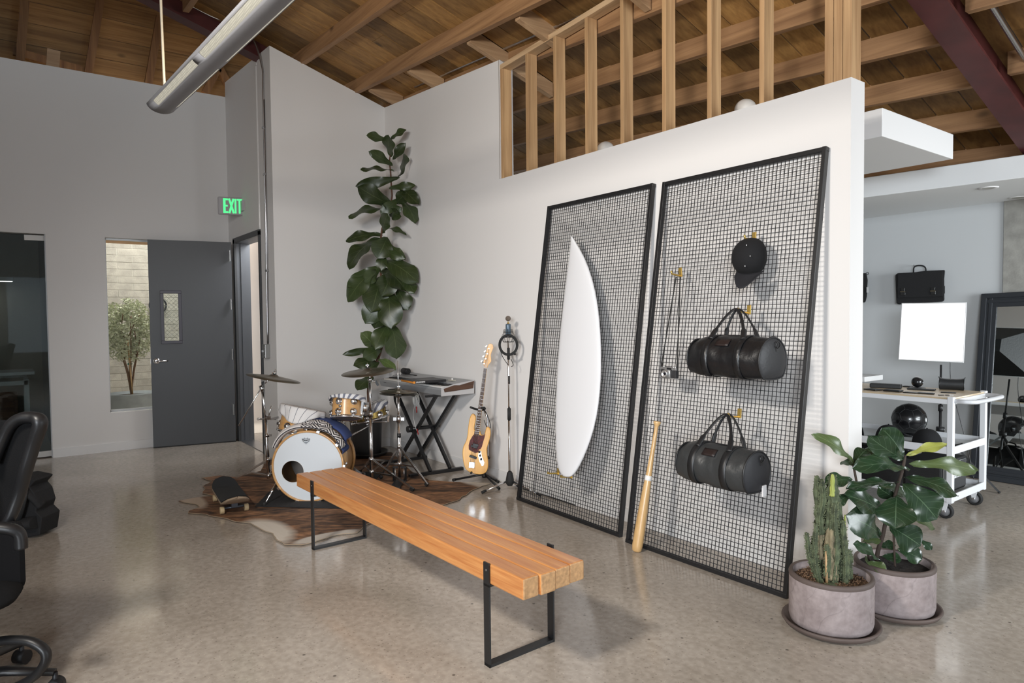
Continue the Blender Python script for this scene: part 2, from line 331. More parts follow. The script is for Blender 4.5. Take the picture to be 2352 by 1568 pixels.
# ---------------------------------------------------------------- window in the left wall and courtyard
glass=mat('clear_glass',(.93,.98,.97),.01,trans=1,spec=.5); glass.node_tree.nodes['Principled BSDF'].inputs['IOR'].default_value=1.12
w=tag(thing('window_1',None,None,(-9.1,1.4,.446)),kind='structure')
fr=M().box(-9.12,.94,.446,-9.08,1.97,.47).box(-9.12,.94,2.445,-9.08,1.97,2.465).box(-9.12,.94,.446,-9.08,.955,2.465)
obj('window_frame',fr,mat('alu_frame',(.62,.63,.64),.4,.6),w); obj('pane',M().box(-9.103,.955,.47,-9.097,1.97,2.445),glass,w)
# block wall outdoors, every block its own piece
bw=tag(thing('wall_courtyard',None,None),kind='structure'); bm_=mat('concrete_block',(.40,.365,.315),.9,var=.2,vscale=10,bump=.4,bscale=70,rand=.14)
obj('mortar',M().box(-11.78,-.6,0,-11.56,3.4,4.6),mat('mortar',(.47,.44,.39),.95,bump=.3),bw)
for r in range(44):
    z=.003+.1035*r; off=.2 if r%2 else 0
    for k in range(6):
        y=.55+off+k*.405
        if y<2.5: obj('block',M().box(-11.56,y,z,-11.555+random.uniform(-.0015,.0015),y+.396,z+.0955),bm_,bw,bev=.002)
struct('ground',M().box(-13,-5,-.02,-9.15,7,.004),mat('courtyard_paving',(.62,.56,.49),.85,bump=.2))
struct('wall_courtyard_side',M().box(-9.9,2.98,0,-7.3,3.1,3.6),mat('sunlit_stucco',(.86,.80,.75),.9))
struct('wall_courtyard_far',M().box(-10.3,2.6,0,-10.15,3.1,4.1),MT['sunlit_stucco'])
struct('trim_2',M().box(-9.6,.9,2.46,-9.2,2.6,2.5),wood('eave_wood',(.55,.25,.09),(.85,.5,.25),'y',1,.6,.1))
m=M().tube(arc((-11.5,1.87,1.74),.115,0,2*PI,28,(0,1,0)),.012,8,closed=False); t=thing('wall_clock','round dark metal ring ornament on the block wall outdoors','ornament',(-11.5,1.87,1.74))
obj('ring',m,black,t)
for dz in (-.045,.0,.045): obj('bar',M().bar((-11.5,1.87-.1,1.74+dz),(-11.5,1.87+.1,1.74+dz),.006),black,t)
# planter with variegated shrub
t=thing('potted_shrub','pale green leafy shrub in a grey oval planter outside the window','plant',(-10.35,1.33,0))
pm=mat('grey_planter',(.30,.32,.33),.6,var=.2,vscale=8)
mm=M().lathe([(.20,.22),(.235,.25),(.285,.52),(.29,.535),(.275,.54),(.265,.50),(.0,.47)],(-10.35,1.33,0),seg=36); mm.b.transform(Matrix.Translation((-10.35,1.33,0))@Matrix.Diagonal((1,1.12,1,1))@Matrix.Translation((10.35,-1.33,0)))
obj('planter',mm,pm,t); obj('planter_base',M().box(-10.6,1.08,0,-10.1,1.58,.23),pm,t)
obj('soil',M().lathe([(0,.505),(.262,.5)],(-10.35,1.33,0)),mat('dark_soil',(.05,.035,.025),.95,bump=.8,bscale=80),t)
bark=mat('bark',(.20,.12,.075),.85,bump=.4)
obj('stake',M().cyl((-10.3,1.34,.5),(-10.3,1.30,1.25),.010,.010,8),wood('stake_wood',(.55,.33,.15),(.7,.47,.25),'z'),t)
st=M()
for k in range(6):
    a=k*1.1; st.tube(crv([(-10.35,1.33,.5),(-10.35+.04*math.cos(a),1.33+.04*math.sin(a),.8),(-10.35+.10*math.cos(a),1.33+.11*math.sin(a),1.15),(-10.35+.14*math.cos(a*1.3),1.33+.16*math.sin(a*1.3),1.6)],4),[.010-.0004*i for i in range(13)],6)
obj('trunk',st,bark,t)
for z in (1.02,.93,1.16): obj('tie',M().lathe([(.028,-.008),(.03,0),(.028,.008)],(-10.32,1.32,z),seg=10),mat('green_tie',(.02,.22,.14),.6),t)
lf=M(); rg=random.Random(3)
for k in range(5200):
    u,v,w_=rg.gauss(0,1),rg.gauss(0,1),rg.gauss(0,1); q=Vector((u,v,w_)).normalized()*rg.uniform(.25,1)**.6
    c=Vector((-10.35+q.x*.27,1.31+q.y*.34,1.38+q.z*.44))
    if noise.noise(c*7)<-.22: continue
    a=Vector((rg.uniform(-1,1),rg.uniform(-1,1),rg.uniform(-.5,1))).normalized()*.026; bb2=a.orthogonal().normalized()*.010
    vs=[lf.b.verts.new(p) for p in (c-a,c+bb2,c+a,c-bb2)]; lf.b.faces.new(vs)
tag(obj('foliage',lf,mat('variegated_leaf',(.60,.62,.44),.6,var=.45,vscale=25),t,recalc=False),kind='stuff')
# ---------------------------------------------------------------- open grey door and its frame
dgrey=mat('door_grey',(.058,.06,.065),.42); fgrey=mat('frame_grey',(.085,.09,.10),.45)
H0=Vector((-8.70,2.24,0)); D1=Vector((-8.885,1.375,0)); dd=(D1-H0).normalized(); dn=Vector((-dd.y,dd.x,0));
if dn.x<0: dn=-dn
t=tag(thing('door_1',None,None,H0),kind='structure'); L=.905
def dm(a,z,o=0): return H0+dd*a+dn*o+Vector((0,0,z))
A0,A1,Z0,Z1=.60,.755,1.265,1.825
mm=M()
def dbox(m,a0,a1,z0,z1,o0,o1): 
    return m.hexa([dm(a0,z0,o0),dm(a1,z0,o0),dm(a1,z0,o1),dm(a0,z0,o1),dm(a0,z1,o0),dm(a1,z1,o0),dm(a1,z1,o1),dm(a0,z1,o1)])
for a0,a1,z0,z1 in ((0,A0,.012,2.455),(A1,L,.012,2.455),(A0,A1,.012,Z0),(A0,A1,Z1,2.455)): dbox(mm,a0,a1,z0,z1,-.045,0)
obj('door_leaf',mm,dgrey,t)
mm=M()
for a0,a1,z0,z1 in ((A0-.035,A1+.035,Z1,Z1+.035),(A0-.035,A1+.035,Z0-.035,Z0),(A0-.035,A0,Z0,Z1),(A1,A1+.035,Z0,Z1)): dbox(mm,a0,a1,z0,z1,-.055,.012)
obj('vision_frame',mm,mat('vision_frame_grey',(.05,.045,.06),.4),t,bev=.003)
obj('vision_pane',dbox(M(),A0,A1,Z0,Z1,-.025,-.02),glass,t)
mm=M()
for k in range(-14,18):
    for s in (1,-1):
        a=A0+k*.05; pts=[]
        for tt in range(0,45):
            aa=a+s*tt*.0125; zz=Z0+tt*.0125
            if A0<=aa<=A1 and zz<=Z1: pts.append(dm(aa,zz,-.022))
        if len(pts)>1: mm.tube([pts[0],pts[-1]],.0011,4)
obj('wire_mesh',mm,steel,t)
kb=dm(.845,1.03,.0); hd=M().lathe([(0,.022),(.018,.022),(.034,.014),(.038,0)],kb,dn,24); obj('door_handle',hd.tube([dm(.845,1.03,.015),dm(.845,1.03,.05),dm(.82,1.03,.055),dm(.735,1.03,.055)],.009,10),chrome,t)
obj('latch',dbox(M(),L-.001,L+.004,1.0,1.06,-.035,-.01),steel,t)
for z in (.34,1.02,1.63,2.22): obj('hinge',M().box(-8.70,2.205,z,-8.645,2.212,z+.13),mat('hinge_steel',(.62,.63,.63),.35,.7),t)
obj('weather_strip',dbox(M(),0,L,.0,.012,-.04,.004),rubber,t)
t=tag(thing('door_frame',None,None,(-8.2,2.29,0)),kind='structure')
mm=M().box(-8.76,2.272,0,-8.69,2.30,2.49).box(-7.72,2.272,0,-7.67,2.30,2.49).box(-8.76,2.272,2.44,-7.67,2.30,2.505); obj('casing',mm,mat('casing_dark',(.045,.047,.05),.45),t,bev=.002)
mm=M().box(-8.74,2.30,0,-8.70,2.46,2.49).box(-8.70,2.345,0,-8.685,2.40,2.45).box(-7.72,2.30,0,-7.70,2.46,2.49).box(-8.74,2.30,2.44,-7.70,2.46,2.49).box(-7.735,2.345,0,-7.72,2.40,2.45); obj('jamb',mm,fgrey,t)
obj('threshold',M().box(-8.74,2.29,0,-7.70,2.45,.008),steel,t); obj('strike_plate',M().box(-7.728,2.31,.98,-7.72,2.335,1.12),black,t)
# ---------------------------------------------------------------- glass door leaf on the left and the office behind it
t=tag(thing('door_2',None,None,(-9.05,-.3,0)),kind='structure')
gl2=mat('tinted_glass',(.70,.80,.80),.02,trans=1); gl2.node_tree.nodes['Principled BSDF'].inputs['IOR'].default_value=1.45
obj('glass_leaf',M().box(-9.08,-1.0,.012,-9.068,.368,2.452),gl2,t)
alu=mat('brushed_fitting',(.60,.58,.55),.45,.5)
obj('patch_fitting',M().box(-9.095,.19,2.395,-9.053,.368,2.452),alu,t); obj('patch_fitting',M().box(-9.095,.19,.012,-9.053,.368,.075),alu,t)
obj('edge_trim',M().box(-9.1,.368,0,-9.03,.377,2.465),mat('alu_frame',(.6,.6,.6)),t)
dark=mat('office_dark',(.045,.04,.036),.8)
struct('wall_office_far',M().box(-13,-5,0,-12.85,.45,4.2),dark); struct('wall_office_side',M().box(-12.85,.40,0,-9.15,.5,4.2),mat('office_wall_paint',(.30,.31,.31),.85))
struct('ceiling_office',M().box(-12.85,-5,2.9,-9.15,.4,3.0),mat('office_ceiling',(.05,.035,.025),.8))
t=thing('office_desk','white desk with metal legs seen through the glass door','desk',(-10.4,-.4,0))
obj('desktop',M().box(-10.75,-2.2,.86,-10.15,.27,.90),mat('desk_white',(.7,.7,.7),.5),t,bev=.004)
obj('modesty_rail',M().box(-10.72,-2.1,.80,-10.68,.2,.86),MT['desk_white'],t)
for yy in (-2.0,.16): obj('leg',M().box(-10.2,yy,0,-10.15,yy+.05,.80),MT['desk_white'],t); obj('leg',M().box(-10.7,yy,0,-10.65,yy+.05,.80),MT['desk_white'],t)
obj('crossbar',M().box(-10.2,-2.0,.74,-10.15,.2,.79),MT['desk_white'],t)
t=thing('office_cabinet','low wooden cabinet under the desk behind the glass','cabinet',(-11.3,-.6,0)); obj('body',M().box(-11.6,-1.6,.02,-11.0,.1,.55),wood('cab_wood',(.10,.04,.02),(.2,.09,.04),'y'),t,bev=.004)
for yy in (-1.58,-.74): obj('door',M().box(-11.0,yy,.05,-10.985,yy+.8,.53),MT['cab_wood'],t,bev=.003)
def linlight(x,y0,y1,z,lab):
    t=thing('linear_lamp',lab,'lamp',(x,(y0+y1)/2,z)); obj('housing',M().box(x-.04,y0,z,x+.04,y1,z+.05),trimw,t); obj('diffuser',M().box(x-.035,y0+.01,z-.006,x+.035,y1-.01,z),mat('lamp_diffuser',(.9,.9,.9),emit=(1,.97,.9),es=3),t)
    for y in (y0+.2,y1-.2): obj('cord',M().cyl((x,y,z+.05),(x,y,2.9),.003,.003,6),blackp,t)
linlight(-11.2,-1.2,.1,2.05,'glowing thin linear lamp hanging behind the glass door')
# ================================================================ stud frame over the half wall
studm=wood('stud_wood',(.33,.175,.075),(.60,.38,.19),'z',.8,.6,.12)
sf=thing('stud_frame','row of bare timber studs standing on the white half wall under a sloped top plate','framing',(-3.4,3.67,2.745))
for xx in (-4.925,-4.56,-4.195,-3.826,-3.455,-3.067,-2.70,-2.33,-1.925,-1.875,-1.825):
    tz=3.715+(xx+4.93)*.055 if xx<-3.4 else 3.80-(xx+3.4)*.04
    wd=.0165 if xx<-1.95 else .0235
    obj('stud',M().box(xx-wd,3.604,2.745,xx+wd,3.704,tz),studm,sf,bev=.002)
obj('top_plate',M().bar((-4.95,3.654,3.735),(-3.4,3.654,3.82),.10,.042),wood('plate_wood',(.36,.22,.11),(.62,.43,.25),'x',.8,.6,.1),sf,bev=.002)
obj('top_plate',M().bar((-3.4,3.654,3.82),(-1.8,3.654,3.76),.10,.042),MT['plate_wood'],sf,bev=.002)
m=M().box(-4.957,3.598,2.745,-4.95,3.742,3.80); obj('end_board',m,mat('plaster_edge',(.32,.28,.24),.9),sf)
for k,(a,bb) in enumerate(((1391,343),(1712,250))):
    p=gy(a,bb,3.98); t=thing('lamp_globe','white rounded shade peeking over the half wall, '+('between the fourth and fifth studs' if k==0 else 'near the last single stud'),'lamp',p)
    obj('shade',M().ball(p,.07,20,(1,1,.9)),mat('opal_shade',(.62,.58,.53),.5),t); obj('neck',M().cyl(p+V(0,0,-.3),p+V(0,0,-.05),.015,.015,10),trimw,t)
# ================================================================ pendant light
P0=V(-4.98,.865,2.9); P1=V(-1.3,1.075,2.9); ax=(P1-P0).normalized(); sd=V(-ax.y,ax.x,0); LN=(P1-P0).length
t=thing('pendant_lamp','long pale grey pendant lamp with perforated light strips hanging at top left','lamp',P0)
lg=mat('lamp_housing',(.27,.27,.285),.6); 
HW=.088
def prof(a): # cross section: shallow curved belly
    return (HW*math.sin(a), -.058*math.cos(a)+.025)
N=20; AA=[-PI/2*.92+PI*.92*i/N for i in range(N+1)]
def shell(m,l0,l1,i0,i1,off=0,nx=1):
    for i in range(i0,i1):
        pts=[]
        for ll,a in ((l0,AA[i]),(l1,AA[i]),(l1,AA[i+1]),(l0,AA[i+1])):
            w_,h=prof(a); w_*=(1+off/HW); h-=off
            pts.append(P0+ax*ll+sd*w_+V(0,0,h))
        f=m.b.faces.new([m.b.verts.new(q) for q in pts]); f.smooth=True
    return m
segs=[(.14,1.02),(1.14,2.25),(2.37,LN-.1)]
m=M(); cuts=[0]+[v for s_ in segs for v in s_]+[LN]
for k in range(len(cuts)-1):
    l0,l1=cuts[k],cuts[k+1]
    if k%2==0: shell(m,l0,l1,0,N)
    else: shell(m,l0,l1,0,2); shell(m,l0,l1,6,14); shell(m,l0,l1,18,N)
# rounded ends and lid
for end,sg in ((0,-1),(LN,1)):
    c=P0+ax*end; cv=m.b.verts.new(c+ax*sg*.05+V(0,0,.0))
    vs=[]
    for a in AA: w_,h=prof(a); vs.append(m.b.verts.new(c+sd*w_+V(0,0,h)))
    for i in range(N): f=m.b.faces.new((vs[i],vs[i+1],cv)); f.smooth=True
    m.b.faces.new((vs[-1],vs[0],cv))
bmesh.ops.remove_doubles(m.b,verts=m.b.verts[:],dist=.0005)
obj('housing',m,lg,t,solid=.003)
pf=bpy.data.materials.new('perforated_strip'); pf.use_nodes=True; n,l=nt(pf); b=n['Principled BSDF']; tc=n.new('ShaderNodeTexCoord'); mp=n.new('ShaderNodeMapping'); mp.inputs['Scale'].default_value=(1,1,1); l.new(tc.outputs['Object'],mp.inputs['Vector'])
vo=n.new('ShaderNodeTexVoronoi'); vo.inputs['Scale'].default_value=170; vo.inputs['Randomness'].default_value=0; l.new(mp.outputs[0],vo.inputs['Vector'])
r_=n.new('ShaderNodeMapRange'); r_.inputs[1].default_value=.25; r_.inputs[2].default_value=.5; r_.inputs[3].default_value=.62; r_.inputs[4].default_value=.34; l.new(vo.outputs['Distance'],r_.inputs[0]); l.new(r_.outputs[0],b.inputs['Emission Strength'])
b.inputs['Emission Color'].default_value=(1,.93,.76,1); b.inputs['Base Color'].default_value=(.16,.155,.13,1)
for l0,l1 in segs:
    for i0,i1 in ((2,6),(14,18)): obj('perforated_strip',shell(M(),l0,l1,i0,i1,-.002),pf,t)
obj('top_tray',M().hexa([P0+sd*s_*.075+ax*q+V(0,0,h) for h in (.03,.036) for s_,q in ((-1,0),(1,0),(1,LN),(-1,LN))]),lg,t)
cu=crv([P0+ax*.10+V(0,0,.03),P0+ax*.12+V(0,-.01,.4),P0+ax*.07+V(0,0,.8),P0+ax*.1+V(.0,.01,1.3),P0+ax*.12+V(0,0,1.95)],6)
obj('cord',M().tube(cu,.008,8),mat('cream_cord',(.62,.56,.45),.6),t); obj('hanger',M().cyl(P0+ax*3.2+V(0,0,.03),P0+ax*3.2+V(0,0,1.9),.002,.002,6),steel,t)
# ================================================================ exit sign, conduit, switch box
ES=frame((-8.44,2.055,2.91),(1,0,0),(0,0,1),(0,-1,0)) # local x along wall, y up
t=thing('exit_sign','illuminated green EXIT sign mounted high on the wall above the grey door','sign',(-8.44,2.2,2.91))
ex=Vector((.62,.78,0)).normalized() # sign projects from the wall, facing into the room
c=gn(534,473,(-8.45,2.1,2.9)); vd=(EYE-c); vd.z=0; vd.normalize(); sx=V(-vd.y,vd.x,0); 
if sx.dot(RT)<0: sx=-sx
fx=frame(c,sx,(0,0,1),vd)
m=M().box(-.16,-.105,-.03,.13,.105,.0,fx); obj('housing',m,mat('sign_housing',(.42,.40,.41),.5),t,bev=.02)
obj('side_plate',M().box(.135,-.09,-.06,.165,.085,.01,fx),MT['sign_housing'],t,bev=.006); obj('bracket',M().bar(c+sx*.12-vd*.03,V(c.x+.12,2.29,c.z),.06,.12),MT['sign_housing'],t)
obj('recess',M().box(-.105,-.088,.0,.10,.088,.0015,fx),mat('sign_face',(.40,.38,.39),.5),t)
gr=mat('green_letters',(.05,.6,.2),.5,emit=(.10,1,.30),es=1.05)
m=M()
def lb(x0,y0,x1,y1,w=.022): m.bar(fx@V(x0,y0,.003),fx@V(x1,y1,.003),w,.002,vd)
lb(-.088,-.085,-.088,.085,.025); lb(-.1,.075,-.048,.075,.02); lb(-.1,.0,-.052,.0,.018); lb(-.1,-.075,-.048,-.075,.02)
lb(-.036,.085,.012,-.085,.021); lb(.012,.085,-.036,-.085,.021); lb(.033,-.085,.033,.085,.019); lb(.048,.076,.105,.076,.018); lb(.077,-.085,.077,.08,.019)
obj('lettering',m,gr,t,recalc=True)
m=M(); lb(.102,.018,.122,0,.007); lb(.122,0,.102,-.018,.007); obj('chevron',m,gr,t)
t=thing('conduit_pipe','thin steel conduit running down the wall to a metal box beside the exit door','pipe',(-7.45,2.28,0))
pts=crv([V(-7.62,1.35,zp(-7.6,1.35)+.15),V(-7.58,1.8,zp(-7.6,1.8)+.13),V(-7.50,2.15,zp(-7.6,2.1)+.12),V(-7.43,2.27,4.22),V(-7.42,2.275,3.9),V(-7.43,2.275,2.9),V(-7.46,2.275,1.24)],8)
obj('pipe',M().tube(pts,.009,8),steel,t); obj('pipe',M().tube([V(-7.40,2.278,3.85),V(-7.41,2.278,2.5),V(-7.45,2.278,1.25)],.006,8),steel,t)
for z in (3.55,3.05,2.02): obj('clamp',M().box(-7.455,2.262,z,-7.40,2.287,z+.022),steel,t)
sb=thing('switch_box','small galvanised switch box at the foot of the wall conduit','switch',(-7.49,2.25,1.15)); obj('box',M().box(-7.54,2.235,1.085,-7.43,2.289,1.235),mat('galvanised',(.36,.36,.35),.45,.7),sb,bev=.005)
obj('toggle',M().box(-7.515,2.222,1.15,-7.50,2.236,1.17),steel,sb); obj('screw',M().cyl((-7.46,2.233,1.20),(-7.46,2.236,1.20),.006,.006,8),chrome,sb); obj('screw',M().cyl((-7.46,2.233,1.11),(-7.46,2.236,1.11),.006,.006,8),chrome,sb)
# ================================================================ mesh panels
def panel(lab,BL,BR,TL,TR,nx,ny):
    t=thing('mesh_panel',lab,'panel',((BL[0]+BR[0])/2,(BL[1]+BR[1])/2,0)); BL,BR,TL,TR=[Vector(p) for p in (BL,BR,TL,TR)]
    nrm=(BR-BL).cross(TL-BL).normalized(); 
    if nrm.y>0: nrm=-nrm
    for nm,a,bb,i in (('bottom_rail',BL,BR,V(0,0,.0125)),('top_rail',TL,TR,V(0,0,-.0125)),('side_rail',BL,TL,V(.0125,0,0)),('side_rail',BR,TR,V(-.0125,0,0))):
        obj(nm,M().bar(a+i,bb+i,.034 if 'side' not in nm else .025,.025 if 'side' not in nm else .034,nrm),black,t,bev=.002) if False else obj(nm,M().bar(a+i,bb+i,.023,.034,nrm),black,t,bev=.002)
    q=lambda u,v:(BL*(1-u)+BR*u)*(1-v)+(TL*(1-u)+TR*u)*v
    m=M()
    for i in range(1,nx): m.bar(q(i/nx,.005)-nrm*.004,q(i/nx,.995)-nrm*.004,.0033,.003,nrm)
    for j in range(1,ny): m.bar(q(.005,j/ny)-nrm*.001,q(.995,j/ny)-nrm*.001,.0033,.003,nrm)
    tag(obj('wire_mesh',m,mat('mesh_wire',(.014,.014,.016),.5),t),kind='stuff'); return nrm
NM=panel('narrower-looking black framed wire mesh panel leaning on the wall behind the white surfboard',(-4.39,3.335,0),(-3.19,3.30,0),(-4.248,3.575,2.40),(-3.128,3.575,2.405),46,92)
panel('black framed wire mesh panel leaning on the wall, hung with bags and a cap',(-3.10,3.262,0),(-1.945,3.262,0),(-3.045,3.575,2.395),(-1.91,3.575,2.402),46,94)
NM2=V(0,-2.4,.315).normalized()
def mp2(x,y,off=.0): return gn(x,y,V(0,3.262,0)+NM2*off,NM2)
def mp1(x,y,off=.0): return gn(x,y,V(0,3.32,0)+NM2*off,NM2)
# surfboard
rows=[(545,1325,1326.5),(560,1321.5,1333),(590,1315.5,1349),(640,1306,1366),(700,1296,1377),(770,1287,1382),(840,1280.5,1382.5),(900,1277,1379.5),(960,1275.5,1371.5),(1010,1276,1358),(1050,1279,1342),(1075,1284,1330),(1088,1291,1322),(1096,1302,1314)]
t=thing('surfboard','plain white surfboard hung upright on the left mesh panel','surfboard',mp1(1325,830,.07)); m=M(); RG=[]
for k,(yy,xl,xr) in enumerate(rows):
    a=mp1(xl,yy,.085); bb=mp1(xr,yy,.085); c=(a+bb)/2; h=(bb-a)/2; tk=.029*min(1,h.length/.12)**.6
    rock=.05*((k/13-.55)*2)**2*(1 if k<7 else .4)
    RG.append([m.b.verts.new(c+h*math.cos(th)+NM2*(math.copysign(abs(math.sin(th))**.75,math.sin(th))*tk+rock)) for th in [2*PI*i/18 for i in range(18)]])
for A,B in zip(RG,RG[1:]):
    for k in range(18): f=m.b.faces.new((A[k],A[(k+1)%18],B[(k+1)%18],B[k])); f.smooth=True
m.b.faces.new(RG[0]); m.b.faces.new(RG[-1][::-1])
obj('board',m,mat('white_foam_board',(.72,.72,.735),.35,coat=.2),t,sub=1)
for k,(a,bb) in enumerate(((1283,1084),(1313,1092))):
    p=mp1(a,bb,.0); t=thing('board_bracket','brass bracket under the surfboard tail, '+('left one' if k==0 else 'right one'),'bracket',p)
    obj('plate',M().box(-.012,-.02,-.004,.012,.03,.004,frame(p+NM2*.004,(1,0,0),(0,0,1),NM2)),brass,t); obj('peg',M().bar(p+V(0,0,-.008),p+V(0,0,-.008)+NM2*.10,.010),brass,t); obj('lip',M().bar(p+V(0,0,-.012)+NM2*.108,p+V(0,0,.006)+NM2*.104,.010),brass,t)
# brass hooks
def hook(x0,y0,x1,y1,lab,reach=.09):
    a=mp2(x0,y0,.006); b_=mp2(x1,y1,.006); t=thing('brass_hook',lab,'hook',b_)
    obj('plate',M().bar(a,b_,.024,.008,(0,1,0)),brass,t,bev=.001); e=b_+V(0,0,.0)+NM2*reach
    obj('peg',M().tube([b_+V(0,0,.006),e+V(0,0,.006),e+V(0,0,.024)+NM2*.006],.006,8),brass,t); return b_,e
hook(1562,615,1564,636,'brass hook holding the camera strap')
hook(1733,533,1732,556,'brass hook behind the black cap')
h1=hook(1721,701,1720,722,'brass hook above the upper duffel bag',.10); h2=hook(1699,938,1698,960,'brass hook above the lower duffel bag',.10)
# duffel bags
leather=mat('black_leather',(.010,.010,.011),.36,bump=.25,bscale=35); leather2=mat('charcoal_leather',(.034,.036,.037),.42,bump=.25,bscale=35)
band=mat('bag_band',(.012,.012,.013),.45); endm=mat('bag_end_fabric',(.018,.018,.021),.6,bump=.1)
def duffel(lab,loc,L,r,pk,body,bnd,tagw,rz=0,droop=0.0,bands=True,endmat=None):
    t=thing('duffel_bag',lab,'bag',loc,rz); mx=FR[t]
    def sec(th,k=1):
        c_,s_=math.cos(th),math.sin(th); rr=r*k; z=rr*s_; 
        if s_<-.72: z=-.72*rr-(rr*(-s_-.72))*.25
        return rr*1.0*c_,z
    def fn(u,v):
        x=(u-.5)*L; th=2*PI*v; e=min(u,1-u)*2; k=.93+.07*min(1,e*5)
        if u<.22: k=.80+.13*(u/.22)**.5+ (0.0)
        if u<.22: k=.82+.18*math.sin(PI/2*u/.22)
        y,z=sec(th,k); wv=noise.noise(Vector((x*9,y*11,z*9)))*.010+noise.noise(Vector((x*22,z*20,3)))*.005
        s_=1+wv/r; return mx@V(x,y*s_,z*s_-droop*math.sin(PI*u))
    m=M().grid(fn,36,40); bmesh.ops.remove_doubles(m.b,verts=m.b.verts[:],dist=.0004)
    obj('body',m,body,t,recalc=True)
    for sgn in (1,-1):
        kk=.955 if sgn>0 else .82; m=M(); cv=m.b.verts.new(mx@V(sgn*(L/2+.012),0,0)); rg_=[]
        for ring,(q,dx) in enumerate(((.5,.010),(.9,.004),(1.0,-.002))):
            rg_.append([m.b.verts.new(mx@V(sgn*(L/2+dx),sec(2*PI*i/40,kk*q)[0],sec(2*PI*i/40,kk*q)[1])) for i in range(40)])
        for i in range(40): m.b.faces.new((cv,rg_[0][i],rg_[0][(i+1)%40])).smooth=True
        for A,B in zip(rg_,rg_[1:]):
            for i in range(40): m.b.faces.new((A[i],A[(i+1)%40],B[(i+1)%40],B[i])).smooth=True
        obj('end_panel',m,endmat or endm,t)
        pts=[mx@V(sgn*(L/2-.002),sec(2*PI*i/40,kk*1.02)[0],sec(2*PI*i/40,kk*1.02)[1]) for i in range(40)]
        obj('piping',M().tube(pts,.005,6,closed=True),band,t)
    for xb in (-.105,.105):
        m=M().grid(lambda u,v:mx@V(xb-.021+.042*u,sec(PI*(-.28-1.0*0)+ -PI*0 + (-PI*.30-PI*.70*v*1.0)*1.0,1.035)[0],sec(-PI*.30-PI*.70*v,1.035)[1]-droop*.9),2,24) if False else M().grid(lambda u,v:mx@V(xb-.021+.042*u,sec(PI*.42+PI*1.16*v,1.04)[0],sec(PI*.42+PI*1.16*v,1.04)[1]-droop*.9),2,26)
        obj('strap_band',m,bnd,t,solid=.004)
    top=pk
    for ys,thx in ((-1,PI*.68),(1,PI*.32)):
        m=M(); path=[]
        a=mx@V(-.105,sec(thx,1.04)[0],sec(thx,1.04)[1]-droop*.9); b_=mx@V(.105,sec(thx,1.04)[0],sec(thx,1.04)[1]-droop*.9)
        pk_=top+V(0,ys*.014,0)
        path=crv([a,a.lerp(pk_,.38)+V(-.022,0,0),a.lerp(pk_,.80)+V(-.022,0,.012),pk_+V(0,0,.014),b_.lerp(pk_,.80)+V(.022,0,.012),b_.lerp(pk_,.38)+V(.022,0,0),b_],6)
        n_=len(path); rr=[.017 if i<6 or i>n_-7 else .0095 for i in range(n_)]
        obj('handle',m.tube(path,rr,8,flat=.55),band,t)
    obj('patch',M().grid(lambda u,v:mx@V(-.05+.085*u,sec(PI*(.68+.12*(1-v)),1.03)[0],sec(PI*(.68+.12*(1-v)),1.03)[1]-droop*.9),4,4),mat('patch_leather',(.018,.010,.009),.5),t,solid=.003)
    obj('zipper',M().tube([mx@V(x_,0,sec(PI/2,1.0)[1]+.003-droop*math.sin(PI*(x_/L+.5))) for x_ in [-L*.27+L*.54*i/10 for i in range(11)]],.004,6),band,t)
    rc=mx@V(L/2+.016,.02,r*.66); obj('ring',M().tube(arc(rc,.017,0,2*PI,16,mx.to_3x3()@V(0,1,0),(0,0,1)),.003,6),black,t); obj('ring_tab',M().box(L/2+.006,.008,r*.38,L/2+.014,.034,r*.60,mx),band,t)
    if tagw:
        obj('side_strip',M().box(L/2+.006,.030,-r*.60,L/2+.010,.040,r*.5,mx),band,t); obj('side_tag',M().box(L/2+.006,.03,-r*.98,L/2+.014,.062,-r*.50,mx),mat('white_tag',(.75,.73,.73),.6),t)
    return t
duffel('all-black leather duffel bag hung in the middle of the right mesh panel',(-2.265,3.245,1.255),.485,.128,h1[1]+V(-.01,0,.004),leather,leather,False,rz=math.radians(-1),endmat=mat('bag_end_black',(.013,.013,.015),.5,bump=.1))
duffel('dark grey duffel bag with black bands, hung lowest on the right mesh panel',(-2.295,3.165,.655),.465,.125,h2[1]+V(-.01,0,.004),leather2,band,True,rz=math.radians(-1))
# cap
cc=mp2(1717,596,.06); t=thing('baseball_hat','black baseball hat hung brim down on the mesh panel','cap',cc); fab=mat('cap_fabric',(.004,.004,.005),.9,bump=.1,bscale=300); fx=frame(cc,(1,.0,-.08),(0,-.12,1),(0,-1,0))
def capf(u,v):
    ph=PI/2*v; th=2*PI*u; r_=math.cos(ph); return fx@V(.098*r_*math.cos(th),.112*r_*math.sin(th)*(1.02 if math.sin(th)>0 else .95)+.012,-.04+.125*math.sin(ph)**.8)
m=M().grid(capf,32,10); bmesh.ops.remove_doubles(m.b,verts=m.b.verts[:],dist=.0005); obj('crown',m,fab,t,solid=.003)
m=M().grid(lambda u,v:fx@V((-.088+.176*u)*(1-.18*v)+.018+.006*v,-.062-.085*v*(1-(2*u-1)**2*.55)-.02*(1-(2*u-1)**2),.02+.055*v-.04*(2*u-1)**2+.012),16,8); obj('brim',m,mat('brim_fabric',(.010,.010,.013),.8),t,solid=.004)
for a,bb in ((1715.5,563),(1695,585),(1724,588),(1712,611)):
    q=gn(a,bb,fx@V(0,0,.075),V(0,1,0)); obj('eyelet',M().ball(q+V(0,-.004,0),.0032,8),mat('eyelet_metal',(.6,.6,.6),.3),t)
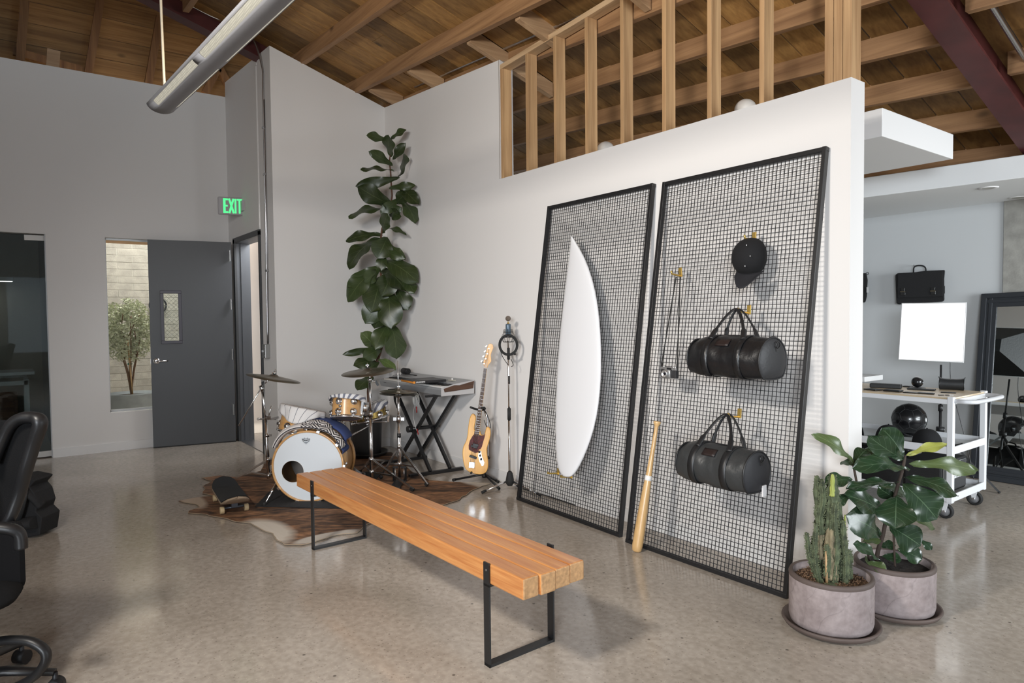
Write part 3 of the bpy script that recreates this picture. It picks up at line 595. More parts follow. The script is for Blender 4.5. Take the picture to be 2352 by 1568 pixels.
# camera on its strap
pc=mp2(1538,856,.05); t=thing('film_camera','small silver and black film camera hanging by a long black strap','camera',pc); fx=frame(pc,(1,-.1,-.02),(0,0,1),(0,-1,0)); sil=mat('silver_metal',(.62,.62,.62),.3,.8); lth=mat('camera_skin',(.02,.02,.022),.6,bump=.4,bscale=400)
obj('body',M().box(-.068,-.030,-.016,.068,.020,.016,fx),lth,t,bev=.006); obj('top_cover',M().box(-.067,.020,-.015,.067,.036,.015,fx),sil,t,bev=.004); obj('base_plate',M().box(-.067,-.036,-.015,.067,-.029,.015,fx),sil,t,bev=.003)
obj('viewfinder',M().box(-.01,.02,.012,.03,.034,.018,fx),black,t); obj('front_plate',M().box(-.028,-.028,.012,.022,.022,.019,fx),sil,t,bev=.002)
lc=fx@V(-.012,-.005,.016); la=fx.to_3x3()@V(0,0,1); obj('lens',M().lathe([(.027,0),(.027,.014),(.023,.016),(.023,.026),(.019,.028),(.017,.022),(0,.018)],lc,la,24),sil,t); obj('lens_glass',M().ball(lc+la*.014,.016,14,(1,.5,1)),mat('lens_glass',(.005,.005,.01),.05,coat=1),t)
for x_ in (-.05,.035,.052): obj('dial',M().cyl(fx@V(x_,.034,0),fx@V(x_,.043,0),.009,.009,16),sil,t)
hk=mp2(1560,635,.05)
for s_,x_ in ((-1,-.070),(1,.066)):
    p=[fx@V(x_,.022,0),fx@V(x_,.06,0),hk+V(s_*.016-.008,0,0)]; m=M(); m.bar(p[0],p[1],.012,.006,(0,1,0)); m.bar(p[1],p[2],.008,.003,(0,1,0)); obj('strap',m,rubber,t)
# baseball bat
b0=gz(1458,1268,0)+V(.0,.015,0); b1=gn(1510,967,b0+V(0.0,.150,0)); t=thing('baseball_bat','light wooden baseball bat with white grip ring leaning on the mesh panel','bat',b0); L_=(b1-b0).length; axx=(b1-b0).normalized()
m=M().lathe([(0,0),(.020,.001),(.030,.010),(.0335,.04),(.0335,.14),(.031,.26),(.026,.38),(.019,.50),(.0145,.62),(.0128,.74),(.0125,.80),(.0145,L_-.03),(.0235,L_-.014),(.024,L_-.004),(.018,L_),(0,L_)],b0,axx,28); obj('barrel',m,wood('ash_wood',(.46,.27,.10),(.66,.43,.20),'z',.9,.4,.05,.4,knots=False),t)
obj('ring_tape',M().lathe([(.0205,.455),(.0228,.456),(.0212,.487),(.0190,.488)],b0,axx,24),mat('white_tape',(.75,.74,.72),.6),t)
# wall outlet behind mesh
p=gy(1652,1132,YB); t=thing('wall_outlet','white wall outlet low on the wall behind the mesh panel','outlet',p); obj('plate',M().box(p.x-.036,YB-.006,p.z-.058,p.x+.036,YB,p.z+.058),trimw,t,bev=.003)
for dz in (.024,-.024): obj('socket',M().box(p.x-.016,YB-.009,p.z+dz-.014,p.x+.016,YB-.006,p.z+dz+.014),mat('socket_white',(.55,.55,.55),.5),t,bev=.003)
# ================================================================ bench
bd=(V(-2.355,1.611,0)-V(-4.272,1.556,0)).normalized(); bn=V(-bd.y,bd.x,0); bo=V(-4.555,1.558,0)
t=thing('bench','long low wooden bench of four square beams on black steel loop legs','bench',bo,0)
fb=wood('fir_beam',(.43,.145,.040),(.66,.31,.105),'x',1.5,.33,.07,.35,knots=False); eg=mat('end_grain',(.52,.30,.14),.6,var=.3,vscale=60)
for k,(a,bb) in enumerate(((0,2.44),(.004,2.448),(-.002,2.44),(.006,2.434))):
    o0=bo+bn*(.0015+k*.088); m=M().hexa([o0+bd*q+bn*w_+V(0,0,z) for z in (.361,.449-.001*k) for q,w_ in ((a,0),(bb,0),(bb,.0845),(a,.0845))])
    m.b.faces.ensure_lookup_table()
    o=obj('beam',m,[fb,eg],t,bev=.007)
    for f in o.data.polygons:
        if abs(f.normal.dot(bd))>.9: f.material_index=1
for q in (.285,2.20):
    lg_=M(); w0=bo+bd*q
    c0=w0-bn*.007; c1=w0+bn*.3585
    lg_.hexa([c0+bd*s_+bn*w_+V(0,0,z) for z in (0,.452) for s_,w_ in ((-.02,0),(.02,0),(.02,.008),(-.02,.008))])
    lg_.hexa([c1+bd*s_+bn*w_+V(0,0,z) for z in (0,.452) for s_,w_ in ((-.02,0),(.02,0),(.02,.008),(-.02,.008))])
    lg_.hexa([c0+bd*s_+bn*w_+V(0,0,z) for z in (0,.013) for s_,w_ in ((-.02,0),(.02,0),(.02,.37),(-.02,.37))]); lg_.hexa([c0+bd*s_+bn*w_+V(0,0,z) for z in (.350,.360) for s_,w_ in ((-.02,0),(.02,0),(.02,.37),(-.02,.37))])
    obj('leg',lg_,black,t)
    for e in (c0+V(0,0,.42),): obj('screw',M().cyl(e-bn*.001,e+bn*.002,.005,.005,8),steel,t)
# ================================================================ rug, mat, skateboard
hide=bpy.data.materials.new('cow_hide'); hide.use_nodes=True; n,l=nt(hide); b=n['Principled BSDF']; b.inputs['Roughness'].default_value=.75; tc=n.new('ShaderNodeTexCoord')
vr=n.new('ShaderNodeVectorRotate'); vr.rotation_type='Z_AXIS'; vr.inputs['Angle'].default_value=-1.05; l.new(tc.outputs['Object'],vr.inputs['Vector']); mp=n.new('ShaderNodeMapping'); mp.inputs['Scale'].default_value=(.8,3.0,1); l.new(vr.outputs[0],mp.inputs['Vector'])
q1=n.new('ShaderNodeTexNoise'); q1.inputs['Scale'].default_value=2.4; q1.inputs['Detail'].default_value=10; q1.inputs['Distortion'].default_value=1.2; q1.inputs['Roughness'].default_value=.65; l.new(mp.outputs[0],q1.inputs['Vector'])
base=ramp(q1.outputs[0],.36,(.012,.007,.005),.66,(.33,.17,.085))
mp2_=n.new('ShaderNodeMapping'); mp2_.inputs['Scale'].default_value=(7,42,1); l.new(vr.outputs[0],mp2_.inputs['Vector']); q2=n.new('ShaderNodeTexNoise'); q2.inputs['Scale'].default_value=2; q2.inputs['Detail'].default_value=4; l.new(mp2_.outputs[0],q2.inputs['Vector'])
base=mul(base,ramp(q2.outputs[0],.36,(.5,.48,.46),.66,(1.6,1.55,1.5)))
def spot(cx,cy,sx,sy,col,src,ed=.35):
    cx+=5.4; cy-=2.1
    mm_=n.new('ShaderNodeMapping'); mm_.vector_type='TEXTURE'; mm_.inputs['Location'].default_value=(cx,cy,0); mm_.inputs['Scale'].default_value=(sx,sy,1); l.new(tc.outputs['Object'],mm_.inputs['Vector'])
    sm=n.new('ShaderNodeVectorMath'); sm.operation='LENGTH'; nn=n.new('ShaderNodeTexNoise'); nn.inputs['Scale'].default_value=2.2; nn.inputs['Detail'].default_value=9; nn.inputs['Roughness'].default_value=.75; l.new(mp.outputs[0],nn.inputs['Vector'])
    ad=n.new('ShaderNodeMix'); ad.data_type='VECTOR'; ad.inputs[0].default_value=.45; l.new(mm_.outputs[0],ad.inputs[4]); l.new(nn.outputs['Color'],ad.inputs[5]); l.new(ad.outputs[1],sm.inputs[0])
    rp=n.new('ShaderNodeMapRange'); rp.inputs[1].default_value=.75; rp.inputs[2].default_value=.75+ed; rp.inputs[3].default_value=1; rp.inputs[4].default_value=0; l.new(sm.outputs['Value'],rp.inputs[0])
    q=n.new('ShaderNodeMix'); q.data_type='RGBA'; l.new(rp.outputs[0],q.inputs[0]); l.new(src,q.inputs[6]); q.inputs[7].default_value=(*col,1); return q.outputs[2]
RX,RY=-5.5,2.0
base=spot(-4.74,1.46,.20,.10,(.62,.56,.48),base); base=spot(-5.95,1.22,.16,.05,(.45,.36,.28),base); base=spot(-5.05,3.42,.45,.07,(.55,.48,.40),base); base=spot(-4.42,1.78,.05,.15,(.55,.50,.44),base,.2)
l.new(base,b.inputs['Base Color'])
ppx=[(410,1153),(440,1147),(490,1140),(466,1135),(470,1118),(484,1106),(462,1099),(505,1094),(545,1098),(600,1083),(606,1068),(640,1050),(760,1046),(900,1040),(948,1086),(985,1104),(1040,1109),(1127,1112),(1095,1122),(1068,1139),(1050,1152),(1020,1160),(900,1180),(840,1208),(818,1226),(760,1232),(725,1247),(690,1254),(655,1253),(632,1240),(628,1228),(600,1217),(575,1204),(545,1200),(500,1190),(472,1184),(432,1180),(434,1175),(460,1166),(450,1159)]
t=thing('hide_rug','brown and cream cow hide rug lying under the drum kit','rug',(-5.4,2.1,0)); m=M(); ol=[gz(a,bb,.0) for a,bb in ppx]; ol2=[]
for i,p in enumerate(ol):
    q=ol[(i+1)%len(ol)]
    for k in range(4):
        c=p.lerp(q,k/4); nn=noise.noise(c*9)*.02; ol2.append(V(c.x+nn,c.y+noise.noise(c*9+V(5,5,5))*.02,0))
vs=[m.b.verts.new((p.x,p.y,.004)) for p in ol2]; f=m.b.faces.new(vs); g=bmesh.ops.extrude_face_region(m.b,geom=[f]); 
for v in g['geom']:
    if isinstance(v,bmesh.types.BMVert): v.co.z=.010+.004*noise.noise(v.co*6)
obj('hide',m,hide,t)
m=M(); pts=[p+V(0,0,.008) for p in ol2]; obj('leather_edge',m.tube(pts,.003,5,closed=True),mat('hide_edge',(.34,.26,.18),.8),t)
a=[gz(586,1163,.012),gz(790,1168,.012),gz(880,1085,.012),gz(668,1080,.012)]; t=tag(obj('drum_mat',M().hexa([p+V(0,0,z) for z in (0,.006) for p in a]),mat('black_mat',(.010,.010,.011),.8,bump=.2)),'thin black mat under the bass drum','mat')
t=thing('skateboard','worn black skateboard standing on the edge of the hide rug','skateboard',(-5.66,1.40,.012),math.atan2(-.075,.69)); mx=FR[t]
def deck(u,v,o=0):
    x=(u-.5)*.78; w_=.103*min(1,(1-abs(2*u-1)**7)**.5+.02); e=max(0,abs(x)-.26); return mx@V(x,(2*v-1)*w_,.098+.32*e+1.2*e*e*(1.3 if x>0 else 1)-o+.006*(2*v-1)**2)
obj('deck',M().grid(deck,34,8),mat('grip_tape',(.022,.024,.027),.85,bump=.3,bscale=500),t)
obj('deck_ply',M().grid(lambda u,v:deck(u,v,.0065),34,8),mat('ply_edge',(.30,.22,.15),.7),t,solid=-.012)
for x_ in (-.21,.21):
    tk=obj('truck',M().box(x_-.04,-.03,.078,x_+.04,.03,.090,mx).cyl(mx@V(x_,-.085,.042),mx@V(x_,.085,.042),.009,.009,8).bar(mx@V(x_,0,.085),mx@V(x_,0,.042),.045,.03),mat('truck_metal',(.10,.11,.13),.4,.6),t)
    for s_ in (-1,1): obj('wheel',M().cyl(mx@V(x_,s_*.072,.028),mx@V(x_,s_*.104,.028),.0275,.0275,20),mat('cream_wheel',(.50,.38,.22),.5),t,bev=.004)
# ================================================================ drum kit
maple=wood('maple_shell',(.46,.23,.075),(.62,.36,.14),'x',.6,.35,.04,.5,knots=False); hoopw=wood('maple_hoop',(.42,.20,.06),(.60,.34,.13),'x',.6,.35,.04,.4,knots=False)
headw=mat('drum_head',(.62,.65,.68),.5,bump=.04,bscale=12); inner=mat('shell_inside',(.38,.20,.07),.6); resd=mat('clear_head',(.20,.17,.15),.5)
AW=V(-.80,.60,0)
def lug(m,p,out,ax,r=.027):
    m.lathe([(r*1.15,0),(r*1.15,.004),(r*.9,.008),(r*.62,.022),(0,.026)],p,out,14); m.cyl(p+out*.012-ax*.0,p+out*.012+ax*.045,.0035,.0035,6)
bc=V(-5.385,1.940,.300)
t=thing('bass_drum','maple bass drum with white front head and round port hole, blanket on top','drum',(bc.x,bc.y,0))
rx_=V(AW.y,-AW.x,0)*-1 
if rx_.dot(RT)<0: rx_=-rx_
obj('shell',M().lathe([(.279,.02),(.279,.39),(.272,.39),(.272,.02)],bc,AW,56,close=True),[maple],t)
obj('front_hoop',M().lathe([(.296,-.005),(.296,.036),(.283,.036),(.279,.004),(.281,-.005)],bc,AW,56,close=True),hoopw,t,bev=.002); obj('rear_hoop',M().lathe([(.296,.375),(.296,.415),(.281,.415),(.281,.375)],bc,AW,56,close=True),hoopw,t)
# front head with port hole
pc_=bc+rx_*-.125+V(0,0,-.040); m=M(); NS=56; oc=[]; ic=[]
for i in range(NS):
    a=2*PI*i/NS; d=rx_*math.cos(a)+V(0,0,math.sin(a)); oc.append(m.b.verts.new(bc+d*.281+AW*.004)); ic.append(m.b.verts.new(pc_+d*.090+AW*.006))
for i in range(NS): m.b.faces.new((oc[i],oc[(i+1)%NS],ic[(i+1)%NS],ic[i])).smooth=True
obj('front_head',m,headw,t); obj('port_ring',M().tube([pc_+AW*.003+(rx_*math.cos(2*PI*i/40)+V(0,0,math.sin(2*PI*i/40)))*.091 for i in range(40)],.0022,6,closed=True),trimw,t)
obj('rear_head',M().lathe([(0,.385),(.279,.385)],bc,AW,40),resd,t); obj('shell_lining',M().lathe([(.270,.03),(.270,.38)],bc,AW,48),inner,t,recalc=False)
for k in range(10):
    a=PI/2+PI/10+2*PI*k/10; d=rx_*math.cos(a)+V(0,0,math.sin(a)); m=M(); p=bc+d*.279
    if p.z<.03: continue
    m.bar(p+AW*.07,p+AW*.12,.022,.022,d); m.lathe([(.016,0),(.014,.01),(0,.014)],p+AW*.095+d*.008,d,12); m.cyl(bc+d*.300-AW*.004,bc+d*.290+AW*.08,.003,.003,6); m.bar(bc+d*.289-AW*.010,bc+d*.306-AW*.010+AW*.002,.026,.010,AW); m.bar(bc+d*.304-AW*.008,bc+d*.304+AW*.03,.02,.006,d)
    obj('lug',m,chrome,t)
sp0=bc+rx_*-.262+V(0,0,-.10)+AW*.10; obj('spur',M().cyl(sp0,gz(607,1160,.016),.0085,.007,10).cyl(sp0.lerp(gz(607,1160,.016),.45),sp0.lerp(gz(607,1160,.016),.58),.013,.013,10),chrome,t); obj('spur_foot',M().lathe([(.008,0),(.014,.004),(.013,.03),(.008,.034)],gz(607,1162,.012),(0,0,1),12),rubber,t)
s2=bc+rx_*.262+V(0,0,-.10)+AW*.10; obj('spur',M().cyl(s2,bc+rx_*.36+V(0,0,-.285)-AW*.05,.0085,.007,10),chrome,t)
# crown emblem printed on the head
fx=frame(bc+rx_*-.010+V(0,0,.215)+AW*.0005,rx_,(0,0,1)); ink=mat('emblem_ink',(.05,.06,.07),.6)
def flat(nm,segs,w,par,mx,mt,h=.0012):
    m=M()
    for a,bb in segs: m.bar(mx@V(*a,.002),mx@V(*bb,.002),w,h,mx.to_3x3()@V(0,0,1))
    return obj(nm,m,mt,par)
cr=[(-.032,.016),(-.026,.008),(-.024,.014),(-.017,.009),(-.013,.022),(-.006,.014),(0,.015),(.006,.014),(.013,.022),(.017,.009),(.024,.014),(.026,.008),(.032,.016),(.026,-.006),(.012,-.012),(-.012,-.012),(-.026,-.006),(-.032,.016)]
flat('emblem',list(zip(cr,cr[1:]))+[((-.018,-.017),(.018,-.017)),((-.010,-.022),(.010,-.022)),((-.002,-.030),(.002,-.030))],.0022,t,fx,ink)
text('emblem_text','REMO',.016,fx@Matrix.Translation((0,.001,.003)),ink,t,bold=.0004)
def drum(nm,lab,px_,py_,P,up,R,H,mt,hoopmt,nl,bh=True):
    c=gn(px_,py_,P); up=Vector(up).normalized(); t=thing(nm,lab,'drum',c); xa=up.orthogonal().normalized(); ya=up.cross(xa)
    obj('shell',M().lathe([(R,-H/2),(R,H/2)],c,up,44),mt,t); obj('top_head',M().lathe([(0,H/2+.002),(R,H/2+.002)],c,up,40),headw,t); obj('bottom_head',M().lathe([(0,-H/2-.002),(R,-H/2-.002)],c,up,40),resd,t)
    for s_ in (1,-1): obj('hoop',M().lathe([(R+.004,s_*(H/2-.008)),(R+.010,s_*(H/2-.010)),(R+.012,s_*(H/2+.010)),(R+.006,s_*(H/2+.012)),(R+.004,s_*(H/2-.008))],c,up,44),chrome if hoopmt is None else hoopmt,t)
    for k in range(nl):
        a=2*PI*(k+.3)/nl; d=xa*math.cos(a)+ya*math.sin(a)
        for s_ in (1,-1):
            m=M(); p=c+d*R+up*s_*(H*.26); lug(m,p,d,up*s_); m.cyl(p+d*.012,c+d*(R+.012)+up*s_*(H/2+.008),.003,.003,6); obj('lug',m,chrome,t)
    return t,c,up,xa,ya
PB=bc+AW*.26
tr,cr_,upr,xr,yr=drum('rack_tom','small maple rack tom under a blue-grey striped cloth, right of the bass drum',797,937,PB,AW*.30+V(0,0,1),.122,.165,maple,None,6)
obj('badge',M().lathe([(.011,0),(.012,.002),(0,.003)],gn(773+8,932,cr_-AW*.125)+V(0,0,0),-AW,14),steel,tr)
up2=Vector((-.42,.05,1))+RT*.30+AW*.12
tl,cl,upl,xl,yl=drum('large_tom','maple tom tilted left of the bass drum, draped with a white pinstriped cloth',690,967,PB+AW*-.02,RT*.22+AW*.16+V(0,0,1),.160,.20,maple,None,6)
sn,cs,ups,xs,ys=drum('snare_drum','brass snare drum behind the rack tom',846,947,PB+AW*.55,RT*-.22+V(0,0,1),.165,.125,mat('brass_shell',(.60,.42,.13),.25,1),None,8)
# cloths
def stripes(name,c1,c2,freq,duty,axis,rough=.85,c3=None):
    m=bpy.data.materials.new(name); m.use_nodes=True; n,l=nt(m); b=n['Principled BSDF']; b.inputs['Roughness'].default_value=rough; u=n.new('ShaderNodeUVMap'); s=n.new('ShaderNodeSeparateXYZ'); l.new(u.outputs[0],s.inputs[0])
    a=n.new('ShaderNodeMath'); a.operation='MULTIPLY'; a.inputs[1].default_value=freq; l.new(s.outputs[axis],a.inputs[0]); f=n.new('ShaderNodeMath'); f.operation='FRACT'; l.new(a.outputs[0],f.inputs[0]); g=n.new('ShaderNodeMath'); g.operation='LESS_THAN'; g.inputs[1].default_value=duty; l.new(f.outputs[0],g.inputs[0])
    x=n.new('ShaderNodeMix'); x.data_type='RGBA'; x.inputs[6].default_value=(*c1,1); x.inputs[7].default_value=(*c2,1); l.new(g.outputs[0],x.inputs[0]); l.new(x.outputs[2],b.inputs['Base Color']); return m
pin=stripes('pinstripe_cloth',(.66,.64,.63),(.10,.10,.14),9,.07,0); wide=stripes('stripe_cloth',(.68,.67,.67),(.17,.18,.23),11,.42,0)
def drape(nm,lab,c,up,xa,ya,R,H,hem,mt,N_=56,kx=.5):
    t=thing(nm,lab,'cloth',c+up*(H/2)); top=H/2+.016; G=20
    m=M(); Rr=R+.020
    def fn(u,v):
        # square cloth mapped onto the drum: radial part on top, rest hangs down the side
        a=2*PI*u; d=xa*math.cos(a)+ya*math.sin(a); hl=hem(a); tot=Rr+hl; s_=v*tot
        if s_<=Rr: return c+d*s_+up*(top+.004*noise.noise(V(math.cos(a)*s_*20,math.sin(a)*s_*20,1)))
        k=s_-Rr; w=.005+.010*(math.sin(a*7)+math.sin(a*11+1))*min(1,k/.05)*.5
        return c+d*(Rr+w+.004)+up*(top-k)
    m.uv=m.b.loops.layers.uv.new('UVMap'); g=[[m.b.verts.new(fn(i/N_,j/G)) for j in range(G+1)] for i in range(N_)]
    def uvp(i,j):
        a=2*PI*i/N_; s_=j/G*(Rr+hem(a)); return (.5+math.cos(a)*s_*kx/(Rr+.1),.5+math.sin(a)*s_*kx/(Rr+.1))
    for i in range(N_):
        for j in range(G):
            f=m.b.faces.new((g[i][j],g[(i+1)%N_][j],g[(i+1)%N_][j+1],g[i][j+1])) if j>0 else m.b.faces.new((g[i][0],g[(i+1)%N_][1],g[i][1])); f.smooth=True
            for lp,q in zip(f.loops,(((i,j),(i+1,j),(i+1,j+1),(i,j+1)) if j>0 else ((i,0),(i+1,1),(i,1)))): lp[m.uv].uv=uvp(*q)
    obj('fabric',m,mt,t,solid=.003); return t
def ang(c,xa,ya,d): return math.atan2(d.dot(ya),d.dot(xa))
fa=ang(cl,xl,yl,-AW-RT*.3)
drape('pinstripe_cloth','white cloth with thin dark stripes draped over the large tilted tom',cl,upl,xl,yl,.164,.20,lambda a:.030+.10*max(0,math.cos(a-fa-.35))**4+.03*max(0,math.cos(a-fa+.7))**3+.03*max(0,math.cos(a-fa-2.2))**2,pin)
fa2=ang(cr_,xr,yr,AW+RT*1.2)
drape('striped_cloth','blue-grey and white striped cloth over the small rack tom',cr_,upr,xr,yr,.124,.165,lambda a:.022+.02*abs(math.sin(a*1.5))+.05*max(0,math.cos(a-fa2)),wide)
fa3=ang(cs,xs,ys,-AW)
drape('striped_cloth','blue-grey and white striped cloth over the brass snare drum',cs,ups,xs,ys,.168,.125,lambda a:.03+.055*max(0,math.cos(a-fa3)),wide,kx=.45)
# blanket over bass drum
geo=bpy.data.materials.new('geometric_weave'); geo.use_nodes=True; n,l=nt(geo); b=n['Principled BSDF']; b.inputs['Roughness'].default_value=.9; u=n.new('ShaderNodeUVMap'); mp=n.new('ShaderNodeMapping'); mp.inputs['Scale'].default_value=(5.5,2.0,1); l.new(u.outputs[0],mp.inputs[0]); s=n.new('ShaderNodeSeparateXYZ'); l.new(mp.outputs[0],s.inputs[0])
def mth(op,a,bv=None,c=None):
    q=n.new('ShaderNodeMath'); q.operation=op
    for i,v in enumerate((a,bv)):
        if v is None: continue
        if isinstance(v,(int,float)): q.inputs[i].default_value=v
        else: l.new(v,q.inputs[i])
    return q.outputs[0]
fxx=mth('ABSOLUTE',mth('SUBTRACT',mth('FRACT',s.outputs[0]),.5)); fyy=mth('ABSOLUTE',mth('SUBTRACT',mth('FRACT',s.outputs[1]),.5)); dia=mth('MULTIPLY',mth('ADD',fxx,fyy),4.0); st_=mth('LESS_THAN',mth('FRACT',dia),.45)
u2=n.new('ShaderNodeSeparateXYZ'); l.new(u.outputs[0],u2.inputs[0]); msk=mth('GREATER_THAN',u2.outputs[0],.42); ln=mth('LESS_THAN',mth('ABSOLUTE',mth('SUBTRACT',u2.outputs[1],.52)),.03); st2=mth('MAXIMUM',mth('MULTIPLY',st_,msk),ln)
x=n.new('ShaderNodeMix'); x.data_type='RGBA'; l.new(st2,x.inputs[0]); x.inputs[6].default_value=(.66,.62,.60,1); x.inputs[7].default_value=(.015,.013,.018,1); l.new(x.outputs[2],b.inputs['Base Color'])
t=thing('folded_blanket','folded blanket, black and white geometric with navy backing, lying over the bass drum','blanket',bc+V(0,0,.3))
def bl(u,v,r0,a0,a1,ax0,ax1,th):
    a=math.radians(a0+(a1-a0)*u); d=rx_*math.cos(a)+V(0,0,math.sin(a)); c_=2*PI*v
    return bc+d*(r0+th*.5*math.sin(c_)+.010*math.sin(u*9)+.018*abs(math.sin(PI*u)))+AW*((ax0+ax1)/2+(ax1-ax0)/2*math.cos(c_)+.015*math.sin(u*5))
def blk(nm,r0,a0,a1,ax0,ax1,th,mt):
    m=M(); m.grid(lambda u,v:bl(u,v,r0,a0,a1,ax0,ax1,th),44,18)
    bmesh.ops.remove_doubles(m.b,verts=m.b.verts[:],dist=.0002); bmesh.ops.holes_fill(m.b,edges=[e for e in m.b.edges if e.is_boundary],sides=60)
    obj(nm,m,mt,t)
navy=mat('navy_backing',(.035,.055,.16),.9,bump=.3,bscale=200)
blk('folded_panel',.318,150,28,-.02,.10,.042,geo); blk('inner_fold',.334,146,60,.05,.18,.04,geo); blk('backing_fold',.338,118,34,.12,.34,.05,navy); blk('backing_layer',.303,40,20,-.015,.2,.02,navy)
# cymbals and stands
bronze=mat('bronze_cymbal',(.19,.165,.125),.34,.85,bump=.05,bscale=90)
def cymbal(nm,lab,c,up,R):
    t=thing(nm,lab,'cymbal',c); up=Vector(up).normalized(); obj('plate',M().lathe([(.006,.026),(.02,.026),(.034,.020),(.046,.010),(R*.55,.002),(R,-.012),(R,-.0135),(R*.55,-.0),(.045,.008),(.02,.022),(.006,.023)],c,up,56,close=True),bronze,t)
    m=M(); 
    for k in range(1,16): m.lathe([(.05+(R-.06)*k/16,.0098-.0205*((.05+(R-.06)*k/16)/R)),(.0512+(R-.06)*k/16,.0104-.0205*((.05+(R-.06)*k/16)/R))],c,up,48)
    obj('wing_nut',M().cyl(c+up*.022,c+up*.052,.009,.007,10).bar(c+up*.052-RT*.014,c+up*.052+RT*.014,.008,.012).cyl(c+up*.0,c+up*.075,.003,.003,6),chrome,t); obj('felt',M().cyl(c+up*.024,c+up*.034,.014,.012,12),rubber,t)
    return t
def tripod(t,base,hub,feet,zl=.05,zh=None,w=.017):
    for k,f in enumerate(feet):
        h=V(base.x,base.y,hub); f=Vector(f); d=(f-h); m=M(); s_=V(-d.y,d.x,0).normalized()*.009
        m.bar(h+s_,f+V(0,0,.015)+s_*.5,.004,.016); m.bar(h-s_,f+V(0,0,.015)-s_*.5,.004,.016)
        lo=V(base.x,base.y,zl+.03); mid=h.lerp(f,.52); m.bar(lo+s_*.6,mid+s_*.6,.003,.012); m.bar(lo-s_*.6,mid-s_*.6,.003,.012); m.cyl(mid-s_,mid+s_,.005,.005,8)
        obj('leg',m,chrome,t); obj('rubber_foot',M().bar(h.lerp(f,.93)+V(0,0,.006),f+V(0,0,.010),.026,.024),rubber,t)
    obj('hub_collar',M().cyl((base.x,base.y,hub-.02),(base.x,base.y,hub+.02),.019,.019,14),chrome,t); obj('lower_collar',M().cyl((base.x,base.y,zl+.01),(base.x,base.y,zl+.05),.017,.017,14),chrome,t)
def pole(t,a,b,r,nm='pole'): obj(nm,M().cyl(a,b,r,r,14),chrome,t)
# crash on boom, left
s0=V(-6.05,1.99,0); sc_=gn(629,862,s0)
def sv(x,y,P=s0): return gn(x,y,P)
t=thing('cymbal_stand','chrome boom cymbal stand standing left of the bass drum','stand',s0)
hz=sv(617,1055).z; pb=sv(617,1098); pole(t,pb,sv(610,960),.0165); pole(t,sv(612,975),sv(601,885),.0115); obj('height_clamp',M().cyl(sv(613.5,1003),sv(613,995),.022,.022,14).bar(sv(613,999)-RT*.0,sv(613,999)+RT*.04,.01,.02),chrome,t)
s0b=V(pb.x,pb.y,0); tripod(t,s0b,hz,[gz(532,1108,.012),gz(690,1085,.012),gz(640,1075,.01)],.07)
obj('clamp',M().cyl(sv(603,897),sv(599,885),.02,.018,12),chrome,t); obj('boom_arm',M().cyl(sv(548,978),sv(604,884),.006,.006,10).cyl(sv(604,884),sv(622,868),.006,.006,8),chrome,t); obj('tilter',M().ball(sv(622,868),.017,12).cyl(sv(622,868),sv(627,855),.006,.006,8).bar(sv(622,868),sv(600,874),.008,.02),chrome,t)
m=M(); q=sv(611,962); m.cyl(q-RT*.07,q+RT*.09,.008,.008,8).bar(q+RT*.02,q+RT*.02+V(0,0,.03),.03,.05).cyl(q+RT*.015,sv(624,931),.008,.006,8).ball(q-RT*.07,.012,8,(1,1,1)); m.bar(q+RT*.05,gn(640,958,s0),.02,.02); obj('multi_clamp',m,chrome,t)
cymbal('crash_cymbal','dark bronze crash cymbal tilted on the boom stand at the left',sv(629,866),V(0,0,1)+RT*.20+AW*.045,.235)
# second cymbal on straight stand
s1=V(-5.60,2.60,0); t=thing('cymbal_stand','straight chrome cymbal stand between rack tom and hi-hat','stand',s1)
g=lambda x,y:gn(x,y,s1); b1_=V(s1.x,s1.y,0); pole(t,V(s1.x,s1.y,.03),V(s1.x,s1.y,.66),.0165); pole(t,V(s1.x,s1.y,.64),V(s1.x,s1.y,.93),.0115); obj('height_clamp',M().cyl(V(s1.x,s1.y,.62),V(s1.x,s1.y,.68),.022,.022,14),chrome,t); pole(t,V(s1.x,s1.y,.93),V(s1.x,s1.y,1.02),.006,'tip_rod'); obj('tilter',M().ball(V(s1.x,s1.y,.955),.018,12).cyl(V(s1.x,s1.y,.955),V(s1.x,s1.y,.955)+RT*.05+V(0,0,-.02),.005,.008,8),chrome,t)
obj('wing_screw',M().bar(V(s1.x,s1.y,.955)+RT*.05+V(0,0,-.01),V(s1.x,s1.y,.90)+RT*.075,.01,.02),black,t)
tripod(t,b1_,.235,[gz(950,1128,.012),gz(826,1085,.012),gz(905,1062,.012)],.09)
cymbal('ride_cymbal','dark bronze cymbal almost level on the straight stand, above the rack tom',g(845,851.5),V(0,0,1)+RT*-.06+AW*-.10,.235)
